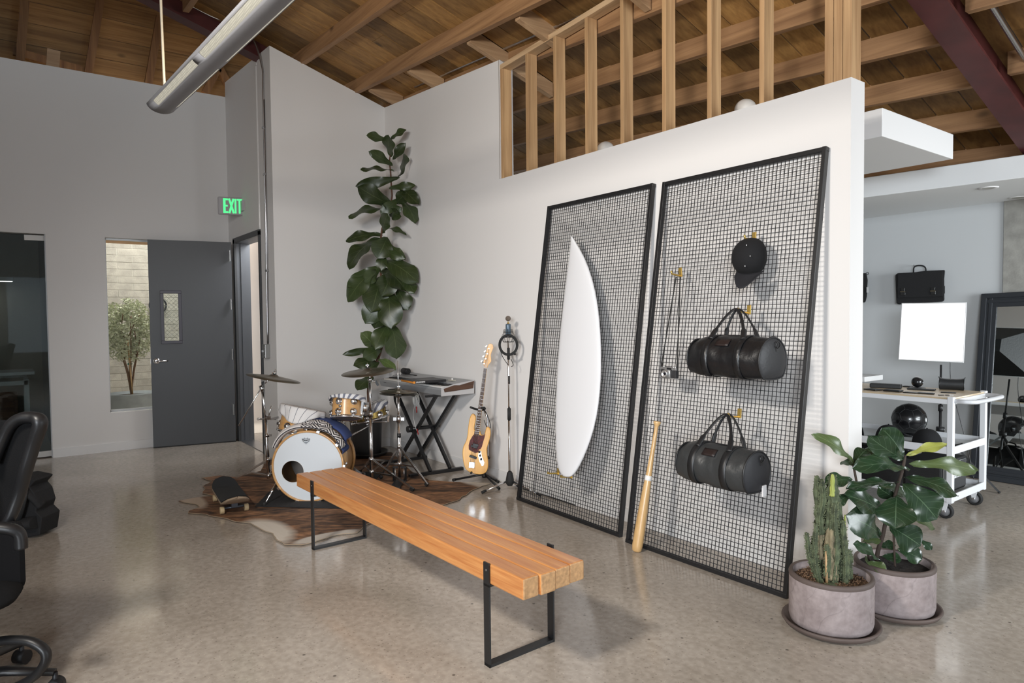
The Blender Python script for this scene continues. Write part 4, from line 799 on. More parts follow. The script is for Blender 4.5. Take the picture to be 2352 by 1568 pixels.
# hi-hat
s2_=V(-5.50,2.83,0); t=thing('hihat_stand','chrome hi-hat stand with black pedal frame in front of the keyboard','stand',s2_); P_=lambda z:V(s2_.x,s2_.y,z)
pole(t,P_(.06),P_(.58),.0165); pole(t,P_(.56),P_(.80),.012); pole(t,P_(.78),P_(1.12),.0035,'pull_rod'); tripod(t,s2_,.34,[gz(982,1117,.012),gz(874,1100,.012),gz(925,1055,.012)],.15)
obj('height_clamp',M().cyl(P_(.56),P_(.62),.022,.022,14).bar(P_(.59)-RT*.05,P_(.59)+RT*.05,.012,.03),chrome,t); obj('label_band',M().cyl(P_(.42),P_(.46),.0175,.0175,16),black,t); obj('cup',M().cyl(P_(.785),P_(.81),.024,.03,14),chrome,t)
obj('pedal_frame',M().bar(P_(.02)-RT*.055,P_(.15)-RT*.055,.012,.016).bar(P_(.02)+RT*.055,P_(.15)+RT*.055,.012,.016).bar(P_(.15)-RT*.06,P_(.15)+RT*.06,.02,.014).bar(P_(.025)-RT*.055,P_(.025)+RT*.055,.02,.01),black,t); obj('pedal',M().hexa([P_(.02)-AW*q+RT*w_+V(0,0,h) for h in (0,.012) for q,w_ in ((-.02,-.04),(-.02,.04),(.27,.045),(.27,-.045))]),black,t)
obj('spring_rod',M().cyl(P_(.03)-RT*.04,P_(.14)-RT*.04,.005,.005,6).cyl(P_(.03)+RT*.04,P_(.14)+RT*.04,.005,.005,6),steel,t)
for nm,dz,fl in (('top',.838,1),('bottom',.818,-1)):
    th_=thing('hihat_cymbal','dark bronze hi-hat cymbal, the '+nm+' one of the pair on the hi-hat stand','cymbal',P_(dz)); obj('plate',M().lathe([(.006,fl*.03),(.02,fl*.03),(.04,fl*.014),(.1,fl*.006),(.170,0),(.170,-.001),(.1,fl*.004),(.04,fl*.011),(.02,fl*.027),(.006,fl*.027)],P_(dz),V(0,0,1)+RT*.04,48,close=True),bronze,th_)
th_=thing('hihat_clutch','small chrome clutch above the hi-hat cymbals','clutch',P_(.87)); obj('clutch',M().cyl(P_(.868),P_(.90),.008,.008,10).bar(P_(.885)-RT*.01,P_(.885)+RT*.018,.008,.010).cyl(P_(.862),P_(.872),.014,.012,12),chrome,th_)
# tom stand hardware behind the bass drum
s3=bc+AW*.60+RT*.14; s3.z=0; t=thing('tom_stand','chrome double tom stand behind the bass drum','stand',s3); Q=lambda z:V(s3.x,s3.y,z)
pole(t,Q(.03),Q(.52),.0165); obj('clamp',M().bar(Q(.46)-RT*.05,Q(.46)+RT*.06,.03,.04).cyl(Q(.52),Q(.57),.023,.023,12).bar(Q(.40)-RT*.0,Q(.40)+RT*.05,.014,.03),chrome,t); tripod(t,V(s3.x,s3.y,0),.22,[s3+AW*.28,s3+RT*.27,s3-RT*.27+AW*.05],.06)
obj('tom_arm',M().tube([Q(.55),Q(.60)-RT*.02,cr_+RT*.15-V(0,0,.0),cr_+RT*.128+V(0,0,.01)],.010,10),chrome,t); obj('tom_arm',M().tube([Q(.50),Q(.53)-RT*.2,cl-upl*.06+AW*.16],.010,10),chrome,t); obj('tom_mount',M().bar(cr_+RT*.125+V(0,0,-.05),cr_+RT*.14+V(0,0,.06),.05,.02,RT).cyl(cr_+RT*.15-V(0,0,.03),cr_+RT*.16+V(0,0,.03),.02,.02,12),chrome,t)
obj('snare_basket',M().tube([Q(.42)+RT*.03,cs-ups*.11-AW*.05],.009,8).tube([cs-ups*.09-RT*.15,cs-ups*.09+RT*.15],.007,8).tube([cs-ups*.09-AW*.15,cs-ups*.09+AW*.15],.007,8).bar(cs-ups*.09+RT*.16,cs-ups*.03+RT*.18,.02,.012),chrome,t)
# ================================================================ corner plant pot
s4=V(-6.86,3.13,0); t=thing('tall_fiddle_fig','tall thin fiddle leaf fig in a dark grey pot in the corner','plant',s4); potm=mat('grey_plastic_pot',(.075,.075,.078),.5)
obj('pot',M().lathe([(.0,.03),(.158,.03),(.175,.40),(.195,.41),(.205,.52),(.195,.525),(.188,.50),(0,.48)],s4,seg=40),potm,t); obj('saucer',M().lathe([(0,.0),(.20,.0),(.235,.05),(.225,.055),(.195,.02),(0,.02)],s4,seg=40),black,t)
tp=[gn(a,bb,s4) for a,bb in ((850,945),(846,900),(852,868),(864,835),(874,806),(884,765),(888,740),(879,690),(876,640),(873,600),(874,560),(878,525),(890,490),(900,455),(899,430),(897,395),(895,370),(897,350),(899,320))]
stm=crv(tp,4); obj('stem',M().tube(stm,[.018-.012*i/len(stm) for i in range(len(stm))],10),mat('fig_bark',(.10,.045,.025),.8,bump=.4),t)
def leafmat(name,c,c2,vein,rough=.38,und=None):
    m=bpy.data.materials.new(name); m.use_nodes=True; n,l=nt(m); b=n['Principled BSDF']; b.inputs['Roughness'].default_value=rough; b.inputs['Specular IOR Level'].default_value=.55
    u=n.new('ShaderNodeUVMap'); s=n.new('ShaderNodeSeparateXYZ'); l.new(u.outputs[0],s.inputs[0]); tc=n.new('ShaderNodeTexCoord')
    def mt_(op,a,bv=None):
        q=n.new('ShaderNodeMath'); q.operation=op
        for i,v in enumerate((a,bv)):
            if v is None: continue
            if isinstance(v,(int,float)): q.inputs[i].default_value=v
            else: l.new(v,q.inputs[i])
        return q.outputs[0]
    ac=mt_('ABSOLUTE',mt_('SUBTRACT',s.outputs[1],.5)); mid=mt_('LESS_THAN',ac,.014); sv_=mt_('FRACT',mt_('MULTIPLY',mt_('SUBTRACT',s.outputs[0],mt_('MULTIPLY',ac,.55)),6.5)); side=mt_('LESS_THAN',mt_('ABSOLUTE',mt_('SUBTRACT',sv_,.5)),.035); vm=mt_('MAXIMUM',mid,mt_('MULTIPLY',side,.55))
    ns=n.new('ShaderNodeTexNoise'); ns.inputs['Scale'].default_value=14; l.new(tc.outputs['Object'],ns.inputs[0]); x0=n.new('ShaderNodeMix'); x0.data_type='RGBA'; l.new(ns.outputs[0],x0.inputs[0]); x0.inputs[6].default_value=(*c,1); x0.inputs[7].default_value=(*c2,1)
    oi=n.new('ShaderNodeObjectInfo'); hs=n.new('ShaderNodeHueSaturation'); mr=n.new('ShaderNodeMapRange'); mr.inputs[3].default_value=.75; mr.inputs[4].default_value=1.3; l.new(oi.outputs['Random'],mr.inputs[0]); l.new(mr.outputs[0],hs.inputs['Value']); l.new(x0.outputs[2],hs.inputs['Color'])
    x=n.new('ShaderNodeMix'); x.data_type='RGBA'; l.new(mt_('MULTIPLY',vm,.6),x.inputs[0]); l.new(hs.outputs[0],x.inputs[6]); x.inputs[7].default_value=(*vein,1)
    ge=n.new('ShaderNodeNewGeometry'); y=n.new('ShaderNodeMix'); y.data_type='RGBA'; y.inputs[0].default_value=0; l.new(x.outputs[2],y.inputs[6]); y.inputs[7].default_value=(*c2,1); l.new(y.outputs[2],b.inputs['Base Color'])
    bp=n.new('ShaderNodeBump'); bp.inputs['Strength'].default_value=.6; bp.inputs['Distance'].default_value=.003; iv=mt_('SUBTRACT',1.0,vm); l.new(iv,bp.inputs['Height']); l.new(bp.outputs[0],b.inputs['Normal']); return m
lf1=leafmat('fig_leaf_dark',(.022,.036,.011),(.040,.060,.017),(.10,.13,.05)); lf2=leafmat('fig_leaf_light',(.055,.085,.024),(.085,.12,.035),(.26,.33,.14)); lf3=leafmat('fig_leaf_yellow',(.24,.27,.05),(.32,.33,.08),(.45,.45,.2)); lf4=leafmat('fig_leaf_glossy',(.013,.030,.014),(.024,.050,.022),(.10,.16,.09),.22)
rl=random.Random(11)
def leaf(t,base,tip,w,nrm,mt,bow=.10,cup=.12,shape=0,stem=None):
    base,tip=Vector(base),Vector(tip); ax_=tip-base; L_=ax_.length; ax_/=L_; nrm=(Vector(nrm)-ax_*Vector(nrm).dot(ax_)).normalized(); sd_=ax_.cross(nrm); ph=rl.uniform(0,6)
    def fn(u,v):
        ww=w/2*(math.sin(PI*min(1,u*1.02)**1.0)**.55)*(.56+.62*u**1.2-.12*math.sin(u*6.3)) if shape==0 else w/2*math.sin(PI*u)**.75
        if u<=.001 or u>=.999: ww*=.15 if u<.5 else .25
        s_=2*v-1; wav=.042*L_*math.sin(u*13+ph+(2 if s_>0 else 0))*abs(s_)**2.5
        q=base+ax_*(L_*u)+sd_*ww*s_+nrm*(bow*L_*math.sin(PI*u)+cup*ww*abs(s_)**1.6+wav)
        if q.x<-6: q.x=max(q.x,-7.21); q.y=min(q.y,3.59)
        return q
    m=M().grid(fn,14,8); o=obj('leaf',m,mt,t,recalc=False)
    return o
LZ=[(310,130,222,105,50),(345,125,418,80,48),(345,218,332,118,92),(360,235,415,160,50),(345,270,240,205,58),(385,340,410,228,82),(350,305,200,300,56),(380,345,180,385,62),(350,500,185,410,100),(340,405,462,392,44),(375,490,420,440,70),(400,480,470,585,88),(392,395,485,480,66),(335,535,140,565,78),(335,525,390,560,62),(300,655,320,565,80),(300,640,410,668,48),(282,672,118,700,64),(270,700,130,835,115),(320,690,275,785,118),(310,765,405,800,46),(300,820,465,920,120),(280,850,128,950,80),(273,865,125,1020,115),(290,870,410,972,125),(285,915,240,1080,135),(305,1000,215,1150,112),(335,985,345,1170,130),(385,985,432,1080,95),(405,895,465,985,75),(330,1095,262,1188,100),(330,1175,265,1300,92),(338,1175,368,1345,118),(240,1316,185,1242,80),(250,1315,98,1348,38),(285,1325,200,1365,74),(258,1395,150,1415,66),(268,1380,355,1430,46),(238,1485,165,1545,84),(300,560,290,500,44),(330,725,410,800,42),(350,880,300,1000,110),(300,1010,330,940,90),(330,560,390,520,56),(300,780,290,860,60),(265,870,200,930,70),(380,470,300,540,60),(270,1400,205,1450,60)]
for k,(a,bb,c,d,w_) in enumerate(LZ):
    off=rl.uniform(-.10,.02); B_=gn(760+a/2.489,270+bb/2.489,s4); pl=s4-AW*.0+(-AW)*(.06+rl.uniform(0,.10))+(AW*.0); tp_=gn(760+c/2.489,270+d/2.489,pl)
    nrm=(EYE-tp_).normalized()+V(rl.uniform(-.7,.7),rl.uniform(-.5,.5),rl.uniform(-.2,1.0)); leaf(t,B_.lerp(tp_,-.08),tp_+(tp_-B_)*.20,w_/2.489*7.3/FPX*1.18,nrm,lf1 if rl.random()<.72 else leafmat if False else (lf1 if bb<1100 else lf2),bow=rl.uniform(.05,.16),cup=rl.uniform(-.1,.25))
# ================================================================ keyboard on its stand
t=thing('keyboard_stand','black folding double X stand under the silver keyboard','stand',(-6.0,3.35,0)); g3=lambda x,y,Y:gy(x,y,Y)
for Y in (3.22,3.44):
    dxy=(Y-3.22)*.0
    LT,RB=V(-6.32,Y,.765),V(-5.62,Y,.03); RTp,LB=V(-5.55,Y,.765),V(-6.32,Y,.03)
    obj('leg',M().bar(LT,RB,.032,.026,(0,1,0)),black,t,bev=.002); obj('leg',M().bar(RTp+V(0,.035,0),LB+V(0,.035,0),.032,.026,(0,1,0)),black,t,bev=.002)
obj('foot_bar',M().bar((-5.64,3.00,.016),(-5.60,3.57,.016),.04,.03),black,t,bev=.003); obj('foot_bar',M().bar((-6.32,3.03,.016),(-6.32,3.57,.016),.04,.03),black,t,bev=.003)
obj('top_arm',M().bar((-5.55,3.14,.765),(-5.55,3.54,.765),.03,.02),black,t); obj('top_arm',M().bar((-6.32,3.14,.765),(-6.32,3.54,.765),.03,.02),black,t); obj('pivot',M().cyl((-5.96,3.18,.40),(-5.96,3.52,.40),.018,.018,14).cyl((-5.96,3.16,.40),(-5.96,3.20,.40),.032,.032,14),black,t)
silv=mat('keyboard_silver',(.36,.37,.38),.4,.3,bump=.02); walnut=wood('walnut_panel',(.045,.018,.008),(.11,.05,.025),'y',1,.4,.05,.3,knots=False)
t=thing('keyboard','long silver keyboard with walnut end panels on a black X stand','keyboard',(-6.04,3.38,.777))
X0k,X1k=-6.66,-5.37; pr_=[(3.22,.778),(3.56,.778),(3.565,.905),(3.36,.885),(3.355,.868),(3.205,.852),(3.20,.835)]
m=M(); A_=[m.b.verts.new((X0k,y,z)) for y,z in pr_]; B2=[m.b.verts.new((X1k,y,z)) for y,z in pr_]; m.b.faces.new(A_); m.b.faces.new(B2[::-1])
for i in range(len(pr_)): m.b.faces.new((A_[i],A_[(i+1)%7],B2[(i+1)%7],B2[i]))
obj('body',m,silv,t,bev=.004)
obj('end_panel',M().prism([(3.235,.812),(3.55,.828),(3.562,.898),(3.40,.868),(3.34,.872),(3.225,.845)],X1k,X1k+.012,Matrix(((0,0,1,0),(1,0,0,0),(0,1,0,0),(0,0,0,1)))),walnut,t,bev=.002); obj('end_base',M().prism([(3.20,.778),(3.562,.778),(3.566,.905),(3.36,.885),(3.20,.855)],X1k,X1k+.007,Matrix(((0,0,1,0),(1,0,0,0),(0,1,0,0),(0,0,0,1)))),mat('pale_silver',(.50,.49,.49),.4),t)
kw=mat('key_white',(.72,.71,.68),.35); nk=49; kx0,kx1=X0k+.10,X1k-.02; kk_=(kx1-kx0)/nk
wk=M().box(kx0,3.208,.853,kx0+kk_-.0012,3.352,.866); o0=obj('white_key',wk,kw,t,world=True)
for i in range(1,nk): c=o0.copy(); COL.objects.link(c); c.location.x=i*kk_
bk=M().box(kx0+kk_*.68,3.262,.866,kx0+kk_*1.24,3.352,.876); o1=obj('black_key',bk,black,t)
for i in range(1,nk-1):
    if i%7 in (2,6): continue
    c=o1.copy(); COL.objects.link(c); c.location.x=i*kk_
for i in range(9): obj('slider',M().box(X0k+.12+.028*i,3.45,.892,X0k+.128+.028*i,3.47,.902),black,t)
obj('display',M().box(X1k-.50,3.42,.889,X1k-.28,3.50,.897),mat('display_grey',(.10,.12,.12),.3),t); obj('port_panel',M().box(X0k+.10,3.203,.822,X0k+.16,3.206,.838),black,t); obj('knob',M().cyl((X1k-.22,3.46,.888),(X1k-.22,3.46,.915),.009,.009,14),trimw,t); obj('knob',M().cyl((X0k+.07,3.42,.888),(X0k+.07,3.42,.915),.007,.007,12),trimw,t)
t=thing('cover_cloth','pale folded cleaning cloth lying on the right end of the keyboard','cloth',(X1k-.2,3.44,.895)); obj('fabric',M().box(X1k-.24,3.42,.894,X1k-.15,3.46,.902),mat('pale_cloth',(.52,.50,.42),.9),t,bev=.003)
# book with orange edge, and small black speaker
bp0=gz(945,882,.905); t=thing('large_book','large black book with orange page edge lying on the keyboard','book',(-6.02,3.36,.895)); c0_=[gz(901,867,.915),gz(948.5,876,.915),gz(1019,861.5,.915),gz(976,854,.915)]
# the book is a true rectangle on the keyboard
bo_=c0_[1]; e1=(c0_[0]-bo_); e1.z=0; e2=(c0_[2]-bo_); e2.z=0; e1n=e1.normalized(); e2n=V(-e1n.y,e1n.x,0); 
if e2n.dot(e2)<0: e2n=-e2n
BW,BL_=.30,.34; zz0=.888
tilt=V(0,0,.02)
def bkp(a,b_,h): return V(bo_.x,bo_.y,zz0+.006)+e1n*a+e2n*b_+V(0,0,h)
def bbx(a0,a1,b0_,b1_,h0,h1): return M().hexa([bkp(a,b_,h) for h in (h0,h1) for a,b_ in ((a0,b0_),(a1,b0_),(a1,b1_),(a0,b1_))])
obj('cover',bbx(0,BW,0,BL_,.020,.023),mat('book_cover',(.020,.020,.022),.45),t); obj('cover',bbx(0,BW,0,BL_,0,.003),MT['book_cover'],t); obj('pages',bbx(.002,BW-.003,.003,BL_-.004,.003,.020),mat('orange_pages',(.75,.27,.03),.7),t); obj('spine',bbx(-.002,.0,0,BL_,0,.023),MT['book_cover'],t)
obj('cover_print',bbx(.06,.15,.10,.22,.0231,.0236),mat('print_grey',(.12,.12,.12),.5),t)
text('spine_text','DRUMHEAD',.017,frame(bkp(-.003,.075,.0115),e2n if e2n.dot(RT)>0 else -e2n,(0,0,1)),mat('print_white',(.75,.75,.75),.5),t,bold=.0006); obj('spine_patch',bbx(-.0028,-.002,.0,.022,.001,.022),MT['orange_pages'],t)
sp_=gy(932,854,3.47); t=thing('small_speaker','small rounded black speaker standing on the left of the keyboard','speaker',V(sp_.x,sp_.y,.893)); obj('body',M().tube([V(sp_.x-.062,3.47,.928),V(sp_.x-.055,3.47,.928),V(sp_.x+.055,3.47,.928),V(sp_.x+.062,3.47,.928)],[.028,.033,.033,.028],24),blackp,t); obj('end_cap',M().cyl(V(sp_.x+.06,3.47,.928),V(sp_.x+.066,3.47,.928),.024,.022,20),rubber,t)
t=thing('hanging_headphones','coiled white cable and black plug hanging under the keyboard','cable',(-5.9,3.25,.77))
m=M(); c=V(-5.86,3.19,.70)
for k in range(4): m.tube([c+V(.035*math.cos(a)*(1+.15*k)+.008*k,.004*k,.055*math.sin(a)*(1+.1*k)) for a in [2*PI*i/18 for i in range(18)]],.003,6,closed=True)
m.tube(crv([c+V(0,0,-.05),c+V(-.03,0,-.16),c+V(.02,0,-.28),c+V(.05,0,-.30)],5),.0028,6); obj('cable',m,mat('white_cable',(.6,.59,.56),.5),t); obj('plug',M().cyl(c+V(-.09,0,.05),c+V(-.01,0,.05),.018,.018,14),black,t); obj('red_plug',M().cyl(c+V(.045,-.005,-.06),c+V(.05,-.005,-.12),.006,.006,8).cyl(c+V(.05,-.005,-.28),c+V(.075,-.005,-.33),.006,.006,8),mat('red_plastic',(.35,.02,.02),.4),t)
t=thing('coiled_cable','black coiled cable hanging from the left end of the keyboard','cable',(-6.3,3.2,.77)); m=M(); c=V(-6.25,3.19,.70)
for k in range(4): m.tube([c+V(.05*math.cos(a)+.012*k,0,.08*math.sin(a)-.015*k) for a in [2*PI*i/18 for i in range(18)]],.0045,6,closed=True)
obj('cable',m,rubber,t)
# ================================================================ bass guitar on its stand
gp=V(-4.955,3.30,0); gd=V((FW.x),(FW.y),0).normalized(); g_=lambda x,y,o=0:gn(x,y,gp-gd*o)
t=thing('bass_guitar','natural wood electric bass with tortoiseshell pickguard standing upright','guitar',g_(1097,1075))
ZP=lambda a,bb:(1050+a/4.75,780+bb/4.75)
def outline(pts): return [g_(*ZP(*p)) for p in pts]
def plate(m,pts,o0,o1):
    A=[m.b.verts.new(p-gd*o0) for p in pts]; B=[m.b.verts.new(p-gd*o1) for p in pts]; n_=len(pts); m.b.faces.new(A); m.b.faces.new(B[::-1])
    for i in range(n_): m.b.faces.new((A[i],A[(i+1)%n_],B[(i+1)%n_],B[i]))
    return m
def smooth(pts,k=5):
    P=[Vector((*p,0)) for p in pts]; out=[]; N_=len(P)
    for i in range(N_):
        a,b_,c,d=P[i-1],P[i],P[(i+1)%N_],P[(i+2)%N_]
        for j in range(k):
            s_=j/k; q=.5*((2*b_)+(c-a)*s_+(2*a-5*b_+4*c-d)*s_*s_+(3*b_-a-3*c+d)*s_**3); out.append((q.x,q.y))
    return out
body=[(200,825),(175,805),(150,825),(133,880),(122,960),(112,1050),(95,1110),(68,1165),(60,1240),(70,1330),(92,1400),(140,1440),(200,1458),(262,1462),(310,1445),(335,1400),(340,1330),(330,1260),(325,1190),(345,1120),(362,1050),(365,990),(345,950),(318,958),(305,1010),(292,1035),(262,1030),(255,1000),(235,985),(200,985),(190,960),(200,900),(206,850)]
nat=wood('natural_body',(.62,.30,.06),(.80,.44,.10),'z',.6,.3,.03,.3,knots=False); obj('body',plate(M(),outline(smooth(body)),-.022,.022),nat,t,bev=.006)
pg=[(182,955),(188,1000),(175,1035),(140,1095),(125,1150),(130,1195),(160,1210),(215,1215),(232,1195),(245,1180),(262,1190),(275,1150),(285,1100),(300,1040),(308,1012),(295,1035),(262,1040),(235,1030),(215,1040),(190,1030)]
obj('pickguard',plate(M(),outline([(186,990),(190,1005),(186,1028),(172,1040),(140,1095),(127,1145),(129,1190),(150,1205),(200,1228),(232,1222),(240,1190),(255,1188),(272,1160),(285,1110),(300,1060),(308,1025),(303,1018),(296,1036),(265,1040),(240,1032)]),.022,.026),mat('tortoiseshell',(.085,.007,.005),.4,0,.25,var=.6,vscale=60),t)
obj('control_plate',plate(M(),outline([(240,1205),(262,1205),(270,1260),(298,1330),(290,1365),(270,1370),(245,1320),(232,1260)]),.026,.029),chrome,t)
for a,bb in ((244,1222),(250,1262),(262,1302)): q=g_(*ZP(a,bb),.029); obj('knob',M().lathe([(.010,0),(.010,.012),(.008,.015),(0,.015)],q,-gd,14),black,t)
for a,bb,c,d in ((150,1155,222,1178),(135,1265,212,1292)): obj('pickup',M().bar(g_(*ZP(a,bb),.03),g_(*ZP(c,d),.03),.022,.014,gd),black,t,bev=.004)
obj('pickup_cover',M().bar(g_(*ZP(172,1140),.036),g_(*ZP(232,1156),.036),.022,.004,gd),black,t,bev=.003)
obj('bridge',M().bar(g_(*ZP(127,1362),.027),g_(*ZP(192,1368),.027),.055,.012,gd),chrome,t,bev=.003)
obj('neck',plate(M(),outline([(205,1030),(240,1045),(328,308),(292,303)]),.012,.028),wood('maple_neck',(.55,.32,.12),(.72,.46,.2),'z'),t,bev=.003); obj('fretboard',plate(M(),outline([(190,1035),(238,1040),(324,308),(293,303)]),.028,.033),mat('rosewood',(.10,.050,.028),.5,var=.3),t)
hs_=[(292,300),(300,290),(284,265),(290,235),(300,205),(312,160),(322,120),(330,80),(345,48),(370,40),(392,55),(396,90),(378,130),(368,170),(372,200),(374,235),(358,255),(340,275),(330,306)]; obj('headstock',plate(M(),outline(hs_),.008,.022),nat,t,bev=.002); obj('nut',M().bar(g_(*ZP(292,306),.034),g_(*ZP(326,312),.034),.005,.006,gd),trimw,t)
TU=[(345,97),(330,152),(313,207),(295,260)]
for a,bb in TU:
    q=g_(*ZP(a,bb),.022); e=g_(*ZP(a-22,bb-20),.014); obj('tuner',M().cyl(q,q-gd*.012,.008,.006,12).cyl(q+gd*.012,e+gd*.012,.0035,.0035,6).bar(e+gd*.012+V(0,0,-.0),e+gd*.012+(e-q).normalized()*.012,.018,.006,gd),chrome,t)
for k in range(4):
    a0=ZP(*TU[3-k]); nb=ZP(298+k*8,308); bt=ZP(140+k*15,1358); obj('string',M().tube([g_(*bt,.036),g_(*nb,.0375),g_(*a0,.036)],.0011,5),steel,t)
m=M()
for k in range(20):
    u=1-2**(-(k+1)/12.0); u=u/ (1-2**(-21/12)) ; a=Vector((293,303)).lerp(Vector((190,1035)),u); b_=Vector((324,308)).lerp(Vector((238,1040)),u); m.bar(g_(*ZP(*a),.034),g_(*ZP(*b_),.034),.0018,.0018,gd)
obj('frets',m,steel,t)
for a,bb in ((283,450),(269,548),(258,636),(247,714),(221,815),(246,818),(219,900),(212,948),(206,993)): q=g_(*ZP(a,bb),.0332); obj('inlay',M().cyl(q,q-gd*.0006,.0038,.0038,10),trimw,t)
obj('strap_loop',M().tube(crv([g_(1108,935,-.04),g_(1118,950,-.05),g_(1127,978,-.05),g_(1120,984,-.05),g_(1112,965,-.04)],5),.010,8,flat=.3),black,t)
t=thing('guitar_stand','black tubular stand holding the bass guitar','stand',gp+gd*.08); ct=g_(1112,1083,-.06)
obj('upright',M().tube([g_(1119,1080,-.07),g_(1120,1000,-.07),g_(1119,958,-.07),g_(1112,940,-.07)],.010,10),chrome,t); obj('yoke',M().tube([g_(1081,935,.05),g_(1086,937,.0),g_(1096,940,-.03),g_(1108,941,-.06),g_(1112,940,-.07)],.010,8).tube([g_(1106,937,.05),g_(1112,936,.02),g_(1114,938,-.04),g_(1112,940,-.07)],.010,8),rubber,t)
obj('cradle',M().tube([g_(1082,1086,.05),g_(1085,1082,-.03),ct,g_(1110,1090,-.03),g_(1112,1092,.05)],.010,8),rubber,t); obj('knob',M().ball(g_(1121,1051,-.07)+RT*.005,.014,10),black,t)
hb=V(ct.x,ct.y,.10)
for f in (gz(1040,1102,.012),gz(1147,1122,.012),V(-4.93,3.53,.012)): obj('leg',M().tube([hb,f],.010,10),black,t); obj('rubber_foot',M().cyl(f+(hb-f).normalized()*.03,f-(hb-f).normalized()*.0,.013,.013,10),rubber,t)
obj('hub',M().cyl(hb-V(0,0,.03),hb+V(0,0,.05),.02,.018,12),black,t)
# ================================================================ microphone stand
mpx=V(-4.64,3.44,0); t=thing('microphone_stand','tall chrome microphone stand with black tripod base, cable coil hung near its top','stand',mpx); Q=lambda z,dx=0:V(mpx.x+dx,mpx.y,z)
obj('lower_pole',M().cyl(Q(.05),Q(.66),.0115,.0115,14),chrome,t); obj('upper_pole',M().cyl(Q(.64),Q(1.30),.0085,.0085,14),chrome,t); obj('height_grip',M().cyl(Q(.62),Q(.72),.0155,.0155,14),rubber,t); obj('grip',M().cyl(Q(1.14),Q(1.24),.0125,.0125,14).cyl(Q(.93,.006),Q(1.0,.006),.007,.007,8),rubber,t)
obj('base_hub',M().lathe([(.02,.0),(.034,.02),(.036,.05),(.025,.11),(.014,.125)],Q(.05),seg=18),rubber,t)
for k,f in enumerate((gz(1106,1131,.014),V(-4.33,3.53,.014),V(-4.66,3.56,.014))): obj('leg',M().tube([Q(.10),f],[.009,.008],10),chrome,t); obj('rubber_foot',M().tube([f+(Q(.1)-f).normalized()*.045,f],[.010,.013],10),rubber,t)
t=thing('microphone','round grey studio microphone with a small ball head in a wire shock mount','microphone',Q(1.34)); obj('ball_head',M().ball(Q(1.49),.0235,18),mat('mic_mesh',(.20,.16,.13),.5,.4,bump=.6,bscale=600),t); obj('neck',M().lathe([(.004,1.465-1.49),(.006,-.035),(.014,-.045)],Q(1.49),seg=14),brass,t); obj('body',M().lathe([(0,.060),(.020,.058),(.0225,.05),(.0225,-.03),(.018,-.035),(0,-.035)],Q(1.385),seg=20),mat('mic_blue',(.10,.15,.20),.4,.3),t)
m=M(); 
for z,r_2 in ((1.375,.045),(1.33,.06),(1.29,.045)): m.lathe([(r_2-.002,-.002),(r_2+.002,0),(r_2-.002,.002)],Q(z),seg=28)
for k in range(8): a=k*PI/4; m.tube([Q(1.40)+V(.035*math.cos(a),.035*math.sin(a),0),Q(1.36)+V(.045*math.cos(a),.045*math.sin(a),0),Q(1.33)+V(.06*math.cos(a),.06*math.sin(a),0),Q(1.29)+V(.045*math.cos(a),.045*math.sin(a),0)],.0022,5)
obj('shock_mount',m,black,t)
t=thing('coiled_cable','black coiled cable hung around the microphone stand','cable',Q(1.25)); m=M(); c=Q(1.265)-gd*.03; ex_=RT
for k in range(7): r_2=.068+.0022*k; m.tube([c+ex_*r_2*math.cos(a)+V(0,0,(r_2+.008)*math.sin(a))-gd*(.004*(k%3)) for a in [2*PI*i/30 for i in range(30)]],.0046,7,closed=True)
m.tube(crv([c+ex_*.05+V(0,0,-.06),c+ex_*.055+V(0,0,-.085)],3),.010,8); m.tube(crv([c-ex_*.07+V(0,0,-.02),c-ex_*.055+V(0,0,-.09),c-ex_*.005+V(0,0,-.17)],6),.003,6); m.tube(crv([c+ex_*.02+V(0,0,-.12),c+ex_*.04+V(0,0,-.17),c+ex_*.02+V(0,0,-.185)],6),.003,6); obj('cable',m,rubber,t)
m=M().tube(crv([V(-4.60,3.56,.008),V(-4.3,3.575,.008),V(-3.95,3.57,.008)],8),.004,6); tag(obj('floor_cable',m,rubber),'black cable lying along the foot of the wall behind the left mesh panel','cable')
# ================================================================ front pots
clay=bpy.data.materials.new('mauve_clay'); clay.use_nodes=True; n,l=nt(clay); b=n['Principled BSDF']; b.inputs['Roughness'].default_value=.75; tc=n.new('ShaderNodeTexCoord')
c0=ramp(nz(3.5,8,1.5,.6),.3,(.235,.190,.185),.72,(.38,.325,.32)); c0=mul(c0,ramp(nz(40,5),.35,(.85,.84,.84),.65,(1.05,1.05,1.05)))
vv=n.new('ShaderNodeTexWave'); vv.inputs['Scale'].default_value=2.2; vv.inputs['Distortion'].default_value=14; vv.inputs['Detail'].default_value=3; vv.inputs['Detail Scale'].default_value=1.2; l.new(tc.outputs['Object'],vv.inputs[0]); nn1=nz(1.7,3); c0=mul(c0,ramp(vv.outputs[0],.003,(.35,.33,.33),.007,(1,1,1)),.22)
l.new(c0,b.inputs['Base Color'])
clayd=mat('brown_clay',(.105,.078,.068),.65,var=.2)
grav=mat('gravel_soil',(.13,.075,.04),.95,var=.7,vscale=70,bump=.8,bscale=90)
